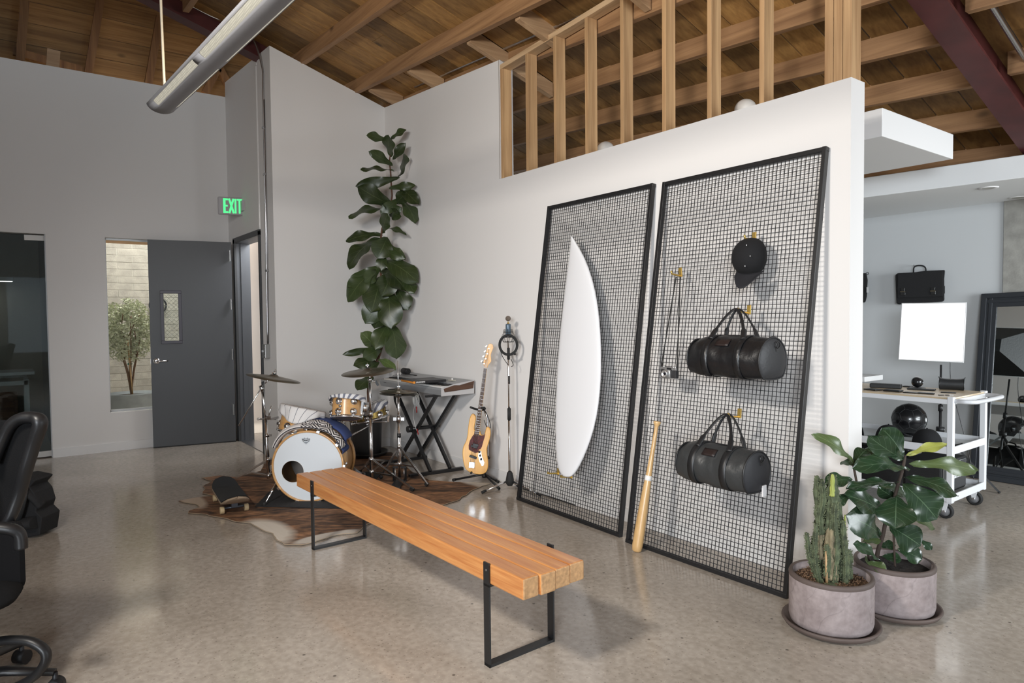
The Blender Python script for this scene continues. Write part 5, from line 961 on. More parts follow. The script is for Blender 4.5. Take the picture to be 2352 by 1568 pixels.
def pot(nm,lab,cat,c,r,h,soilm,rs=.22):
    t=thing(nm,lab,cat,c)
    obj('pot',M().lathe([(0,.02),(r*.92,.02),(r*.97,.026),(r,.05),(r,h-.012),(r-.003,h-.004),(r-.010,h),(r-.017,h-.006),(r-.018,h-.05),(0,h-.05)],c,seg=64),clay,t)
    obj('rim_band',M().lathe([(r+.0005,h-.022),(r+.002,h-.012),(r-.002,h-.002),(r-.010,h+.001),(r-.018,h-.004)],c,seg=64),clayd,t)
    obj('saucer',M().lathe([(0,.0),(rs-.045,.0),(rs-.012,.012),(rs,.030),(rs-.002,.036),(rs-.012,.036),(rs-.025,.018),(0,.014)],c,seg=64),clayd,t)
    m=M(); rg=random.Random(5); m.grid(lambda u,v:c+V((r-.019)*v*math.cos(2*PI*u),(r-.019)*v*math.sin(2*PI*u),h-.040+.010*(1-v)+.006*noise.noise(V(v*math.cos(2*PI*u)*9,v*math.sin(2*PI*u)*9,2))),36,10); bmesh.ops.remove_doubles(m.b,verts=m.b.verts[:],dist=.0004); obj('soil',m,soilm,t)
    return t
p1=V(-1.648,3.135,0); t=pot('cactus_pot','many-columned cactus in a mauve clay pot, nearest the viewer','plant',p1,.187,.262,grav)
m=M(); rg=random.Random(8)
for k in range(900):
    a=rg.uniform(0,2*PI); rr_=.163*math.sqrt(rg.random()); q=p1+V(rr_*math.cos(a),rr_*math.sin(a),.262-.030); s_=rg.uniform(.0025,.006)
    vs=bmesh.ops.create_icosphere(m.b,subdivisions=1,radius=s_,matrix=Matrix.Translation(q)@Euler((rg.random()*6,rg.random()*6,0)).to_matrix().to_4x4()@Matrix.Diagonal((1,.7,.5,1))) if k<450 else None
tag(obj('gravel',m,mat('gravel_bits',(.22,.13,.075),.8,var=.5,vscale=90),t),kind='stuff')
cg=mat('cactus_green',(.085,.105,.055),.8,var=.7,vscale=30,bump=.4,bscale=60); cw=mat('cactus_woody',(.24,.20,.12),.85,var=.4,vscale=25,bump=.5); cy_=mat('cactus_yellow',(.30,.34,.08),.6)
spn=M()
def cactus(pts,r,off=0,mt=None,ribs=5,sp=True,nm='column'):
    P=crv([gn(1780+a/2.537,950+bb/2.537,p1+AW*off) for a,bb in pts],6); n_=len(P); m=M(); rg_=random.Random(len(pts)*7+int(pts[0][0])); Lc=ribs*6; rings=[]
    for i,p in enumerate(P):
        u=i/(n_-1); rr=r*1.02*(1-.25*u)*(1+.16*noise.noise(p*34))*min(1,((1-u)*6+.12))**.5*(1+.10*math.sin(i*1.7)); d=(P[min(i+1,n_-1)]-P[max(i-1,0)]).normalized(); x=d.orthogonal().normalized(); x=(V(1,0,0)-d*d.x).normalized(); y=d.cross(x); tw=.25*i/n_
        rings.append([m.b.verts.new(p+(x*math.cos(2*PI*k/Lc+tw)+y*math.sin(2*PI*k/Lc+tw))*rr*(.66+.34*abs(math.cos(ribs*PI*k/Lc))**1.4+.42*noise.noise((p+V(k*.011,k*.007,0))*85))) for k in range(Lc)])
        if sp and 0<i<n_-1:
            for q in range(ribs):
                for j in range(3):
                    if rg_.random()<.4: continue
                    a=2*PI*q/ribs+tw; o_=x*math.cos(a)+y*math.sin(a); c=p.lerp(P[i+1],j/3)+o_*rr*.97
                    for w_ in (-.5,.5): spn.bar(c,c+(o_+d*rg_.uniform(-.2,.7)+x*w_*rg_.random()).normalized()*rg_.uniform(.003,.007),.0022)
    for A,B in zip(rings,rings[1:]):
        for k in range(Lc): f=m.b.faces.new((A[k],A[(k+1)%Lc],B[(k+1)%Lc],B[k])); f.smooth=True
    m.b.faces.new(rings[0][::-1]); m.b.faces.new(rings[-1]); obj(nm,m,mt or cg,t)
cactus([(285,985),(272,820),(262,650),(258,520),(245,360)],.026,.02); cactus([(325,1000),(322,820),(328,650),(335,500),(333,350)],.031,-.02); cactus([(390,1000),(385,850),(375,650),(345,440)],.027,.0); cactus([(425,990),(428,900),(430,790)],.019,.02)
cactus([(250,960),(208,850),(193,770),(184,690)],.013,-.03); cactus([(238,930),(228,820),(223,712)],.013,.0); cactus([(410,1000),(400,800),(408,588)],.008,-.02,cy_,5,False); cactus([(300,990),(296,860),(292,700),(300,560),(315,470)],.022,.03); cactus([(355,1000),(358,850),(350,700),(372,560)],.023,.03); cactus([(268,700),(262,600),(280,500),(270,380)],.018,-.01); cactus([(215,850),(205,800),(210,760)],.009,-.03); cactus([(440,960),(415,880),(420,800)],.012,-.02)
cactus([(340,1000),(350,900),(358,760),(345,600),(352,520)],.017,-.05); cactus([(265,990),(240,880),(232,780),(240,640)],.014,-.04); cactus([(410,990),(412,860),(402,740),(395,620)],.016,-.05); cactus([(300,950),(310,850),(300,760)],.014,-.06); cactus([(322,1035),(322,1010),(320,985)],.030,-.075); cactus([(275,840),(268,720),(272,640)],.0275,.006,cw,5,False,'woody_stem'); cactus([(325,960),(325,820),(330,660)],.0325,-.035,cw,5,False,'woody_stem')
cactus([(332,480),(335,420),(335,350)],.011,-.05,cy_,5,False)
tag(obj('spines',spn,mat('cactus_spine',(.13,.15,.08),.7),t),kind='stuff')
obj('stake',M().cyl(gn(1780+302/2.537,950+985/2.537,p1-AW*.07),gn(1780+298/2.537,950+800/2.537,p1-AW*.06),.006,.005,8),wood('bamboo',(.42,.25,.12),(.55,.36,.19),'z'),t)
p2_=V(-1.545,3.560,0); soil2=mat('black_soil',(.018,.013,.011),.95,var=.6,vscale=60,bump=.8,bscale=80)
t=pot('fiddle_fig','glossy fiddle leaf fig in a mauve clay pot behind the cactus','plant',p2_,.183,.255,soil2,.215)
Z5=lambda x,y,o=0:gn(1780+x/2.537,950+y/2.537,p2_+AW*o)
fb2=mat('fig_bark_dark',(.045,.03,.022),.8,bump=.4)
obj('stem',M().tube(crv([Z5(585,900),Z5(600,800),Z5(628,710),Z5(648,620),Z5(690,510),Z5(718,410),Z5(745,320),Z5(758,240)],6),[.011-.0001*i for i in range(43)],10),fb2,t); obj('stem',M().tube(crv([Z5(700,890,-.05),Z5(696,800,-.05),Z5(690,700,-.06)],5),.005,8),fb2,t); obj('stem',M().tube(crv([Z5(560,900,.05),Z5(520,700,.05),Z5(490,480,.04),Z5(455,290,.03)],5),.006,8),fb2,t)
# base(x,y,depth) tip(x,y,depth) width, material, normal bias, bow
FL=[(455,300,.03,220,116,.0,80,0,(0,0,1.0),.12),(455,300,.03,535,205,.08,78,1,(0,0,.8),.1),(748,262,0,538,125,-.06,105,1,(-.5,.2,.1),.10),(748,250,0,620,82,.05,125,1,(-.2,.2,.9),.12),(650,262,.08,520,205,.12,62,1,(0,0,1.2),.08),(765,245,0,1003,178,-.05,56,2,(0,0,.9),.08),(780,290,0,1176,335,.03,92,3,(.1,-.2,.55),.10),(780,335,0,448,318,-.10,118,1,(0,-.1,1.1),.12),(728,402,0,412,440,-.08,74,1,(0,0,1.8),.05),(750,372,0,1068,482,-.10,100,1,(.2,.1,1.2),.12),(742,405,-.02,945,615,-.10,175,1,(.2,0,.5),.10),(708,478,-.02,700,668,-.12,180,1,(0,0,.45),.12),(640,592,0,405,470,-.06,135,1,(0,0,.7),.10),(612,705,0,408,590,-.10,165,1,(-.1,0,.35),.10),(782,600,-.02,932,668,-.02,64,3,(0,0,1),.08),(668,655,-.05,850,770,-.12,150,1,(0,0,.5),.08),(715,785,-.05,858,850,-.09,88,1,(0,0,.4),.10),(850,735,-.02,914,792,-.05,44,1,(0,0,.8),.05),(612,862,-.05,452,758,-.12,78,1,(-.1,0,.9),.08),(535,862,-.05,650,918,-.12,62,3,(0,0,.8),.05),(450,385,.03,287,408,.0,90,1,(0,0,.7),.1),(600,420,.06,765,480,.10,80,1,(0,0,.8),.1),(445,470,.05,345,530,.06,66,1,(0,0,.7),.1),(505,745,-.02,622,742,-.06,46,3,(0,0,1.3),.05),(600,770,.03,705,765,.0,56,1,(0,0,1.1),.05),(620,830,.0,740,850,-.04,60,1,(0,0,1),.05),(440,300,.05,395,275,.1,60,1,(0,0,1),.05),(705,500,.05,600,430,.10,90,1,(0,0,.6),.05),(560,880,-.04,525,850,-.06,60,3,(0,0,1),.0),(740,270,.02,700,215,.05,70,1,(0,0,1),.1)]
MTL=[lf2,lf4,lf3,lf2]
lf5=leafmat('fig_leaf_olive',(.055,.085,.030),(.080,.11,.04),(.20,.25,.12),.32)
for (a,bb,o1_,c,d,o2_,w_,mi,nb,bow) in FL:
    tp_=Z5(c,d,o2_); nrm=(EYE-tp_).normalized()*1.0+Vector(nb)*.9; leaf(t,Z5(a,bb,o1_),tp_,w_/2.537*3.95/FPX*1.06,nrm,[lf5,lf4,lf3,lf5][mi],bow=bow,cup=rl.uniform(.0,.2))
# ================================================================ studio room: cart, goods, lamp, mirror, bags
cw_=mat('cart_white',(.74,.75,.77),.4); t=thing('utility_cart','white three-tier metal cart on grey casters behind the half wall','cart',(-2.45,5.70,0))
cx0,cx1,cy0,cy1=-2.98,-1.955,5.40,6.05
for (a,bb) in ((cx0,cy0),(cx1-.04,cy0),(cx0,cy1-.04),(cx1-.04,cy1-.04)): obj('post',M().box(a-(.0015 if a<-2.5 else -.0015),bb-(.0015 if bb<5.7 else -.0015),.128,a+.04+(.0015 if a>-2.5 else -.0015),bb+.04+(.0015 if bb>5.7 else -.0015),.896),cw_,t,bev=.004)
tray=mat('cart_tray',(.55,.56,.56),.4)
for nm,z,hh in (('top_tray',.862,.035),('shelf',.50,.055),('shelf',.155,.055)):
    m=M().box(cx0,cy0,z-.02,cx1,cy0+.012,z+hh-.02).box(cx0,cy1-.012,z-.02,cx1,cy1,z+hh-.02).box(cx0,cy0,z-.02,cx0+.012,cy1,z+hh-.02).box(cx1-.012,cy0,z-.02,cx1,cy1,z+hh-.02)
    s_=obj(nm,m,cw_,t,bev=.003); obj('panel',M().box(cx0+.012,cy0+.012,z-.015,cx1-.012,cy1-.012,z-.005 if nm=='shelf' else z+.012),tray,s_)
obj('top_board',M().box(cx0+.01,cy0+.01,.877,cx1-.01,cy1-.01,.8885),wood('birch_top',(.50,.38,.24),(.66,.54,.38),'x',.5,.4,.02,.2,knots=False),t)
obj('handle',M().tube([V(cx1-.02,cy0+.03,.866)]+crv([V(cx1+.06,cy0+.03,.866),V(cx1+.105,cy0+.06,.866),V(cx1+.125,cy0+.14,.866),V(cx1+.125,cy1-.14,.866),V(cx1+.105,cy1-.06,.866),V(cx1+.06,cy1-.03,.866)],4)+[V(cx1-.02,cy1-.03,.866)],.016,10),mat('cart_handle',(.60,.61,.63),.35),t)
for (a,bb,nn_) in ((cx1-.06,cy0+.05,1),(cx1-.06,cy1-.05,1),(cx0+.06,cy0+.05,1),(cx0+.06,cy1-.05,1)):
    whl=obj('caster',M().lathe([(.0,-.010),(.036,-.010),(.036,.010),(0,.010)],(a,bb,.056),(0,1,0),28),mat('wheel_grey',(.25,.25,.26),.5),t); obj('tyre',M().lathe([(.036,-.014),(.050,-.015),(.0555,-.008),(.0555,.008),(.050,.015),(.036,.014)],(a,bb,.056),(0,1,0),32,close=True),rubber,whl)
    obj('fork',M().box(a-.03,bb-.03,.122,a+.03,bb+.03,.130).hexa([V(a+s1_*w1,bb+yy,z) for z,w1 in ((.05,.010),(.122,.028)) for s1_,yy in ((-1,-.024),(1,-.024),(1,-.020),(-1,-.020))]).hexa([V(a+s1_*w1,bb+yy,z) for z,w1 in ((.05,.010),(.122,.028)) for s1_,yy in ((-1,.020),(1,.020),(1,.024),(-1,.024))]),cw_,whl); obj('axle',M().cyl((a,bb-.028,.056),(a,bb+.028,.056),.008,.008,10),steel,whl)
R6=lambda a,bb:(1952+a/2.24,560+bb/2.24)
def R9(a,bb): return (1980+a/5.6,840+bb/5.6)
def onc(x,y,z): return gz(*R9(x,y),z)
bl_=mat('matte_black_goods',(.012,.013,.014),.5,bump=.1)
# ball with pentagon seams
def sball(nm,lab,c,r,seams=True):
    t=thing(nm,lab,'ball',c); obj('ball',M().ball(c,r,40),mat('black_ball',(.006,.006,.007),.25,coat=.3),t)
    if seams:
        m=M(); ph=(1+5**.5)/2; ico=[V(*v).normalized() for v in [(0,s1,s2*ph) for s1 in (1,-1) for s2 in (1,-1)]+[(s1,s2*ph,0) for s1 in (1,-1) for s2 in (1,-1)]+[(s2*ph,0,s1) for s1 in (1,-1) for s2 in (1,-1)]]
        rot=Euler((.5,.3,.8)).to_matrix(); E_=[(a,b_) for i,a in enumerate(ico) for b_ in ico[i+1:] if (a-b_).length<1.1]
        def arc_(p,q): return [c+rot@(p.lerp(q,k/6).normalized())*(r*1.0005) for k in range(7)]
        for a,b_ in E_:
            m.tube(arc_(a.lerp(b_,1/3),a.lerp(b_,2/3)),.0016,4)
        for a in ico:
            nb_=[b_ for b_ in ico if .1<(a-b_).length<1.1]
            for b_ in nb_:
                for c_ in nb_:
                    if b_ is not c_ and (b_-c_).length<1.1 and id(b_)<id(c_): m.tube(arc_(a.lerp(b_,1/3),a.lerp(c_,1/3)),.0016,4)
        obj('seams',m,mat('ball_seam',(.03,.03,.033),.6),t)
    return t
bc2=V(-2.52,5.80,0); q=gn(*R9(604,715),bc2); sball('soccer_ball','black soccer ball on a small ring on the middle shelf of the cart',V(q.x,q.y,.495+.008+.130),.129)
t=thing('ball_ring','small black ring holding the soccer ball on the cart shelf','ring',V(q.x,q.y,.495)); obj('ring',M().lathe([(.055,0),(.065,0),(.065,.012),(.055,.012)],V(q.x,q.y,.4955),seg=28,close=True),black,t)
q=onc(805,275,.889); q.y=min(q.y,5.9); sball('small_ball','small black ball on a flat disc on top of the cart',V(q.x,q.y,.889+.008+.0445),.043,False)
t=thing('flat_disc','flat black disc under the small ball on the cart top','disc',V(q.x,q.y,.889)); obj('disc',M().lathe([(0,0),(.058,0),(.06,.004),(.055,.008),(0,.008)],V(q.x,q.y,.8895),seg=30),bl_,t)
# leather roll pouch
t=thing('roll_pouch','black cylindrical leather pouch with pinched ends on the cart top','pouch',(-2.06,5.72,.889)); a=onc(1000,300,.889); bb=onc(1310,315,.889); a=V(-2.235,5.74,0) if False else a; axr=(bb-a); axr.z=0; Lr=axr.length; axr.normalize(); sr=V(-axr.y,axr.x,0)
obj('body',M().grid(lambda u,v:a+axr*Lr*u+sr*.040*math.cos(2*PI*v)+V(0,0,.044+.044*math.sin(2*PI*v)*(1+.18*(2*u-1)**4)),14,20),bl_,t)
for s_ in (0,1): obj('end_cap',M().cyl(a+axr*(Lr*s_)+V(0,0,.044),a+axr*(Lr*s_+(.004 if s_ else -.004))+V(0,0,.044),.040,.040,24),bl_,t); obj('tab',M().bar(a+axr*(Lr*s_)+V(0,0,.08),a+axr*(Lr*s_+(.008 if s_ else -.008))+V(0,0,.102),.02,.005),brass if False else bl_,t)
# flat goods on the cart top
def flat_item(nm,lab,cat,x0,y0,x1,y1,wd,h,mt=None):
    a=onc(x0,y0,.889); bb=onc(x1,y1,.889); d=bb-a; d.z=0; L_=d.length; d.normalize(); s_=V(-d.y,d.x,0); 
    if s_.y<0: s_=-s_
    t=thing(nm,lab,cat,V(a.x,a.y,.889)); m=M().hexa([a+d*u+s_*w_+V(0,0,.0008+z) for z in (0,h) for u,w_ in ((0,0),(L_,0),(L_,wd),(0,wd))]); obj('body',m,mt or bl_,t,bev=min(h*.4,.006)); return t,a,d,s_,L_
flat_item('long_pouch','long black leather pouch lying at the back left of the cart top','pouch',95,280,500,300,.07,.035)
flat_item('card_wallet','small black wallet lying on the front left of the cart top','wallet',265,325,485,342,.07,.014)
flat_item('notebook','thin black notebook lying at the left end of the cart top','notebook',15,305,170,322,.09,.008)
flat_item('tablet_sleeve','flat black sleeve lying behind the two wallets on the cart top','sleeve',575,305,935,325,.06,.012)
flat_item('bifold_wallet','thin black wallet, left of the pair at the middle front of the cart top','wallet',520,345,700,358,.05,.006)
flat_item('bifold_wallet','thin black wallet, right of the pair at the middle front of the cart top','wallet',712,358,925,370,.05,.009)
flat_item('passport_cover','small dark cover lying at the back middle of the cart top','cover',515,270,628,278,.05,.008)
flat_item('pen_case','slim dark case lying in front of the roll pouch','case',1010,345,1210,355,.03,.006)
tt_,a,d,s_,L_=flat_item('key_holder','small key holder with metal ring at the front of the cart top','keys',990,382,1060,382,.018,.005)
obj('ring',M().tube(arc(a+d*(L_+.02)+V(0,0,.004),.014,0,2*PI,16,d,s_),.002,5),black,tt_); obj('key',M().bar(a+d*(L_+.03)+V(0,0,.005),a+d*(L_+.06)-s_*.01+V(0,0,.005),.012,.003),steel,tt_)
# caps on middle shelf
def cap(lab,c,r=.095,rz=0):
    t=thing('folded_hat',lab,'hat',c,rz); mx=FR[t]; m=M().grid(lambda u,v:mx@V(r*math.cos(PI/2*v)**.75*math.cos(2*PI*u),1.05*r*math.cos(PI/2*v)**.75*math.sin(2*PI*u),.125*math.sin(PI/2*v)),30,9); bmesh.ops.remove_doubles(m.b,verts=m.b.verts[:],dist=.0005); obj('crown',m,MT['cap_fabric'],t)
    obj('brim',M().grid(lambda u,v:mx@V((-.08+.16*u),-r*.75-.075*v*(1-(2*u-1)**2*.5)-.02*(1-(2*u-1)**2),.012-.012*(2*u-1)**2),14,6),MT['cap_fabric'],t,solid=.003); obj('button',M().ball(mx@V(0,0,.126),.007,8),MT['cap_fabric'],t)
cap('black cap-style hat on the middle cart shelf, far left beside the wall end',V(-2.76,5.56,.496),rz=.3); cap('black cap-style hat in front of the soccer ball on the middle cart shelf',V(-2.46,5.55,.496),rz=.2)
cap('dark grey cap-style hat right of the soccer ball on the middle cart shelf',V(-2.19,5.57,.496),.10,rz=-.2)
q=onc(1225,950,.50); t=thing('folded_wallet','small open black wallet at the right end of the middle cart shelf','wallet',V(-2.02,5.62,.496)); obj('cover',M().hexa([V(-2.07,5.58,.497),V(-1.99,5.6,.497),V(-1.99,5.68,.497),V(-2.07,5.66,.497),V(-2.07,5.58,.503),V(-1.99,5.6,.53),V(-1.99,5.68,.53),V(-2.07,5.66,.503)]),bl_,t); obj('flap',M().box(-2.07,5.58,.503,-2.0,5.66,.506),steel,t)
# lower shelf: weekender bag and amplifier
t=thing('weekender_bag','soft black weekender bag under the middle shelf on the lower tier of the cart','bag',(-2.55,5.68,.152)); obj('body',M().grid(lambda u,v:V(-2.56+.30*math.copysign(abs(math.cos(2*PI*u))**.6,math.cos(2*PI*u))*(1-.25*v)*(1 if v<.98 else .6),5.68+.17*math.copysign(abs(math.sin(2*PI*u))**.6,math.sin(2*PI*u))*(1-.5*v),.153+.27*v+.01*noise.noise(V(u*9,v*5,0))),40,12),MT['black_leather'],t)
obj('top_flap',M().box(-2.78,5.60,.42,-2.34,5.76,.432),MT['black_leather'],t,bev=.005); obj('handle',M().tube(crv([V(-2.68,5.58,.40),V(-2.66,5.52,.47),V(-2.45,5.52,.47),V(-2.43,5.58,.40)],6),.008,8),black,t); obj('strap',M().tube(crv([V(-2.80,5.55,.38),V(-2.6,5.48,.36),V(-2.4,5.50,.33),V(-2.28,5.56,.39)],6),.012,8,flat=.3),bl_,t)
ax_=V(-2.145,5.44,.152); t=thing('guitar_amplifier','small dark amplifier with white script lettering on the lower shelf of the cart','amplifier',(-2.12,5.62,.152)); tol=mat('amp_vinyl',(.012,.012,.013),.6,bump=.3,bscale=200)
obj('cabinet',M().box(-2.30,5.45,.153,-2.045,5.91,.40),tol,t,bev=.012); obj('grille',M().box(-2.046,5.475,.175,-2.040,5.885,.38),mat('grille_cloth',(.055,.055,.057),.9,bump=.5,bscale=500),t); obj('border',M().bar((-2.0395,5.475,.175),(-2.0395,5.885,.175),.004).bar((-2.0395,5.475,.38),(-2.0395,5.885,.38),.004).bar((-2.0395,5.475,.175),(-2.0395,5.475,.38),.004).bar((-2.0395,5.885,.175),(-2.0395,5.885,.38),.004),steel,t)
text('lettering','Marshall',.052,frame((-2.038,5.725,.272),(0,1,0),(0,0,1)),mat('print_white',(.75,.75,.75),.5),t,shear=.35,bold=.0012)
# softbox lamp
sp3=V(-2.60,6.35,0); Lq=lambda x,y,o=0:gn(x,y,sp3+V(0,o,0),V(.05,1,0)); t=thing('softbox_lamp','bright white square softbox lamp on a black stand behind the cart','lamp',sp3)
TL,TR_,BR_,BL2=[Lq(*R6(*p)) for p in ((269,306),(599,303),(584,608),(252,594))]; cen=(TL+TR_+BR_+BL2)/4
m=M(); fr_=[TL,TR_,BR_,BL2]; gu=12
def sq(u,v):
    e=abs(2*u-1)**10+abs(2*v-1)**10; p=(TL*(1-u)+TR_*u)*(1-v)+(BL2*(1-u)+BR_*u)*v; return p-V(0,.03*(1-abs(2*u-1)**3)*(1-abs(2*v-1)**3),0)
obj('diffuser',M().grid(sq,12,12),mat('softbox_glow',(.9,.9,.9),emit=(1,.995,.99),es=1.5),t)
bk_=[cen+(p-cen)*.25+V(0,.28,0) for p in fr_]; m=M(); F_=[m.b.verts.new(p+V(0,.002,0)) for p in fr_]; B_=[m.b.verts.new(p) for p in bk_]
for i in range(4): m.b.faces.new((F_[i],F_[(i+1)%4],B_[(i+1)%4],B_[i]))
m.b.faces.new(B_[::-1]); obj('hood',m,bl_,t); 
obj('edge_band',M().tube([TL,TR_,BR_,BL2],.006,6,closed=True),mat('softbox_edge',(.8,.8,.8),.6),t)
stx=Lq(*R6(468,700)); sb_=V(stx.x,stx.y,0)
obj('pole',M().cyl(V(stx.x,stx.y,.08),V(stx.x,stx.y,.68),.011,.011,12).cyl(V(stx.x,stx.y,.68),V(stx.x,stx.y,1.06),.008,.008,12),black,t); obj('collar',M().cyl(V(stx.x,stx.y,.665),V(stx.x,stx.y,.72),.018,.018,12),black,t); obj('spider',M().cyl(V(stx.x,stx.y,.49),V(stx.x,stx.y,.53),.032,.032,12),black,t)
for k in range(3):
    a=.5+k*2*PI/3; f=sb_+V(.42*math.cos(a),.42*math.sin(a),.012); h=V(stx.x,stx.y,.50); obj('leg',M().bar(h,f,.016,.016).bar(V(stx.x,stx.y,.10),h.lerp(f,.5),.01,.01),black,t); obj('rubber_foot',M().ball(f,.012,8),rubber,t)
obj('power_cord',M().tube(crv([V(stx.x+.07,stx.y,1.12),V(stx.x+.075,stx.y-.01,.98),V(stx.x+.10,stx.y-.02,.83),V(stx.x+.2,stx.y,.4),V(stx.x+.27,stx.y,.02)],6),.003,6),black,t)
# mirror leaning on back wall
mk=mat('mirror_frame_dark',(.022,.025,.030),.45); mir=mat('mirror_glass',(.72,.75,.74),.02,1)
MBL=V(-2.385,7.0,0); MTL=V(-2.39,7.235,1.668); MBR=V(-1.15,7.02,0); MTR=V(-1.17,7.23,1.70); t=thing('floor_mirror','large dark framed mirror leaning on the grey wall at the right edge','mirror',(-1.8,6.95,0)); mn=(MBR-MBL).cross(MTL-MBL).normalized(); 
if mn.y>0: mn=-mn
w_=.125
for nm,a,bb,inn in (('side_frame',MBL,MTL,V(1,0,0)),('side_frame',MBR,MTR,V(-1,0,0)),('bottom_frame',MBL,MBR,(MTL-MBL).normalized()),('top_frame',MTL,MTR,-(MTL-MBL).normalized())):
    obj(nm,M().bar(a+inn*w_/2,bb+inn*w_/2,w_,.03,mn).bar(a+inn*.022+mn*.018,bb+inn*.022+mn*.018,.044,.02,mn).bar(a+inn*.075+mn*.014,bb+inn*.075+mn*.014,.03,.012,mn),mk,t,bev=.004)
u1=(MTL-MBL).normalized(); obj('mirror_glass',M().hexa([p+mn*h for h in (-.002,.004) for p in (MBL+V(w_*.9,0,0)+u1*w_*.9,MBR-V(w_*.9,0,0)+u1*w_*.9,MTR-V(w_*.9,0,0)-u1*w_*.9,MTL+V(w_*.9,0,0)-u1*w_*.9)]),mir,t)
# messenger bag on grey wall
gyb=lambda x,y,Y=7.27:gy(*R6(x,y),Y-.08); t=thing('messenger_bag','black messenger bag with two buckles hanging on the grey wall above the softbox','bag',gyb(365,225)); cv_=mat('black_canvas',(.010,.010,.011),.8,bump=.2,bscale=150)
ol=[(234,160),(246,150),(330,146),(390,138),(490,134),(486,180),(487,290),(478,297),(360,303),(250,311),(240,305)]
def yprism(pts,y0,y1,m=None):
    m=m or M(); A=[m.b.verts.new(gyb(a,bb,y0)) for a,bb in pts]; B=[m.b.verts.new(gyb(a,bb,y1)) for a,bb in pts]; n_=len(pts); m.b.faces.new(A); m.b.faces.new(B[::-1])
    for i in range(n_): m.b.faces.new((A[i],A[(i+1)%n_],B[(i+1)%n_],B[i]))
    return m
obj('body',yprism(ol,7.24,7.34),cv_,t,bev=.01); obj('flap',yprism([(246,152),(330,148),(390,140),(478,140),(478,270),(245,278)],7.225,7.24),cv_,t,bev=.004); obj('handle',M().tube(crv([gyb(328,148),gyb(330,122),gyb(345,112),gyb(372,112),gyb(388,122),gyb(392,142)],5),.007,8),cv_,t); obj('side_strap',yprism([(484,216),(489,216),(489,255),(484,255)],7.25,7.28),cv_,t)
for x_ in (273,428):
    c=gyb(x_,246 if x_<300 else 242,7.218); obj('buckle',M().box(c.x-.022,c.y,c.z-.034,c.x+.022,c.y+.006,c.z-.002).box(c.x-.018,c.y,c.z+.004,c.x+.018,c.y+.006,c.z+.036),mat('buckle_dark',(.05,.05,.05),.3,.6),t,bev=.003); obj('buckle_bar',M().bar(c+V(-.024,-.002,0),c+V(.024,-.002,0),.006),mat('antique_brass',(.35,.30,.2),.35,.9),t)
t=thing('wall_hook','small hook above the messenger bag handle','hook',gyb(338,112)); obj('hook',M().tube([gyb(336,112,7.345),gyb(332,110,7.25),gyb(328,108,7.25)],.004,6),steel,t)
t=thing('tote_bag','edge of a slim black bag with white tag hanging beside the half wall','bag',gyb(72,230)); obj('body',yprism([(20,152),(86,150),(92,185),(88,270),(80,300),(20,306)],7.25,7.34),cv_,t,bev=.008); obj('loop',M().tube(arc(gyb(90,152,7.27),.012,0,2*PI,14),.003,5),cv_,t); obj('side_tag',yprism([(86,222),(97,222),(97,250),(86,250)],7.235,7.25),mat('white_tag2',(.6,.6,.6),.6),t)
# wall shelf edge left of the cart
t=thing('wall_shelf','end of a white shelf just behind the half wall','shelf',(-2.3,4.6,.93)); q0=gy(*R6(90,683),6.2); obj('board',M().box(q0.x-1.2,6.15,q0.z-.045,q0.x,6.5,q0.z),trimw,t,bev=.003); obj('support',M().box(q0.x-1.1,6.2,0,q0.x-1.05,6.45,q0.z-.045),trimw,t)
# ================================================================ office chair, backpack at the left edge
t=thing('office_chair','black mesh office chair cut off by the left edge','chair',(-3.28,-.52,0)); gc=lambda x,y,P=V(-2.98,.0,0):gn(x/2.458,930+y/2.458,P)
cb=mat('chair_frame',(.012,.012,.013),.4,bump=.03); meshm=mat('chair_mesh',(.012,.012,.013),.8,0,.2,bump=.8,bscale=700)
# back: curved shell between two side rails; right rail follows the outline seen
ed=[gc(-30,760,V(-2.98,-.02,0)),gc(55,640,V(-2.98,-.02,0)),gc(110,500,V(-2.98,-.0,0)),gc(150,350,V(-2.96,.0,0)),gc(190,220,V(-2.94,.02,0)),gc(225,120,V(-2.93,.02,0)),gc(222,85,V(-2.93,.02,0)),gc(190,72,V(-2.95,-.0,0)),gc(120,75,V(-2.99,-.06,0)),gc(60,115,V(-3.03,-.12,0)),gc(15,200,V(-3.06,-.16,0)),gc(-40,330,V(-3.08,-.2,0))]
ec=crv(ed,5); mir_=[V(-3.36-(p.x+2.98)*.6,-.66-(p.y)*.6,p.z) for p in ec]
obj('back_frame',M().tube(ec,[.020+.008*math.sin(PI*i/(len(ec)-1)) for i in range(len(ec))],12,flat=.8),cb,t)
L1=ec[:30]; far=[gc(-60,p_,V(-3.1,-.2,0)) for p_ in (760,640,500,350,220,120)]
obj('back_mesh',M().grid(lambda u,v:ec[min(30,int(u*30))].lerp(V(-3.22,-.30,ec[min(30,int(u*30))].z),v)+V(0,0,0) if u<.999 else ec[30].lerp(V(-3.22,-.30,ec[30].z),v),30,6),meshm,t)
obj('back_frame',M().tube([V(-3.22,-.31,z_) for z_ in (.62,.8,.95,1.12)],.022,10),cb,t)
obj('spine',M().tube(crv([V(-2.98,-.10,.95),V(-2.90,-.12,.78),V(-2.96,-.16,.6),V(-3.15,-.35,.46)],6),.028,10),cb,t)
obj('armrest',M().tube(crv([gc(-40,690,V(-2.8,-.15,0)),gc(60,700,V(-2.8,-.12,0)),gc(110,730,V(-2.8,-.10,0)),gc(120,810,V(-2.8,-.1,0))],6),.024,10,flat=.8),cb,t)
obj('tilt_box',M().hexa([V(-3.02+a_,-.22+b_,z_) for z_ in (.56,.80) for a_,b_ in ((0,0),(.16,.06),(.10,.26),(-.06,.20))]),mat('chair_plastic',(.008,.008,.009),.8,0,.15),t,bev=.03)
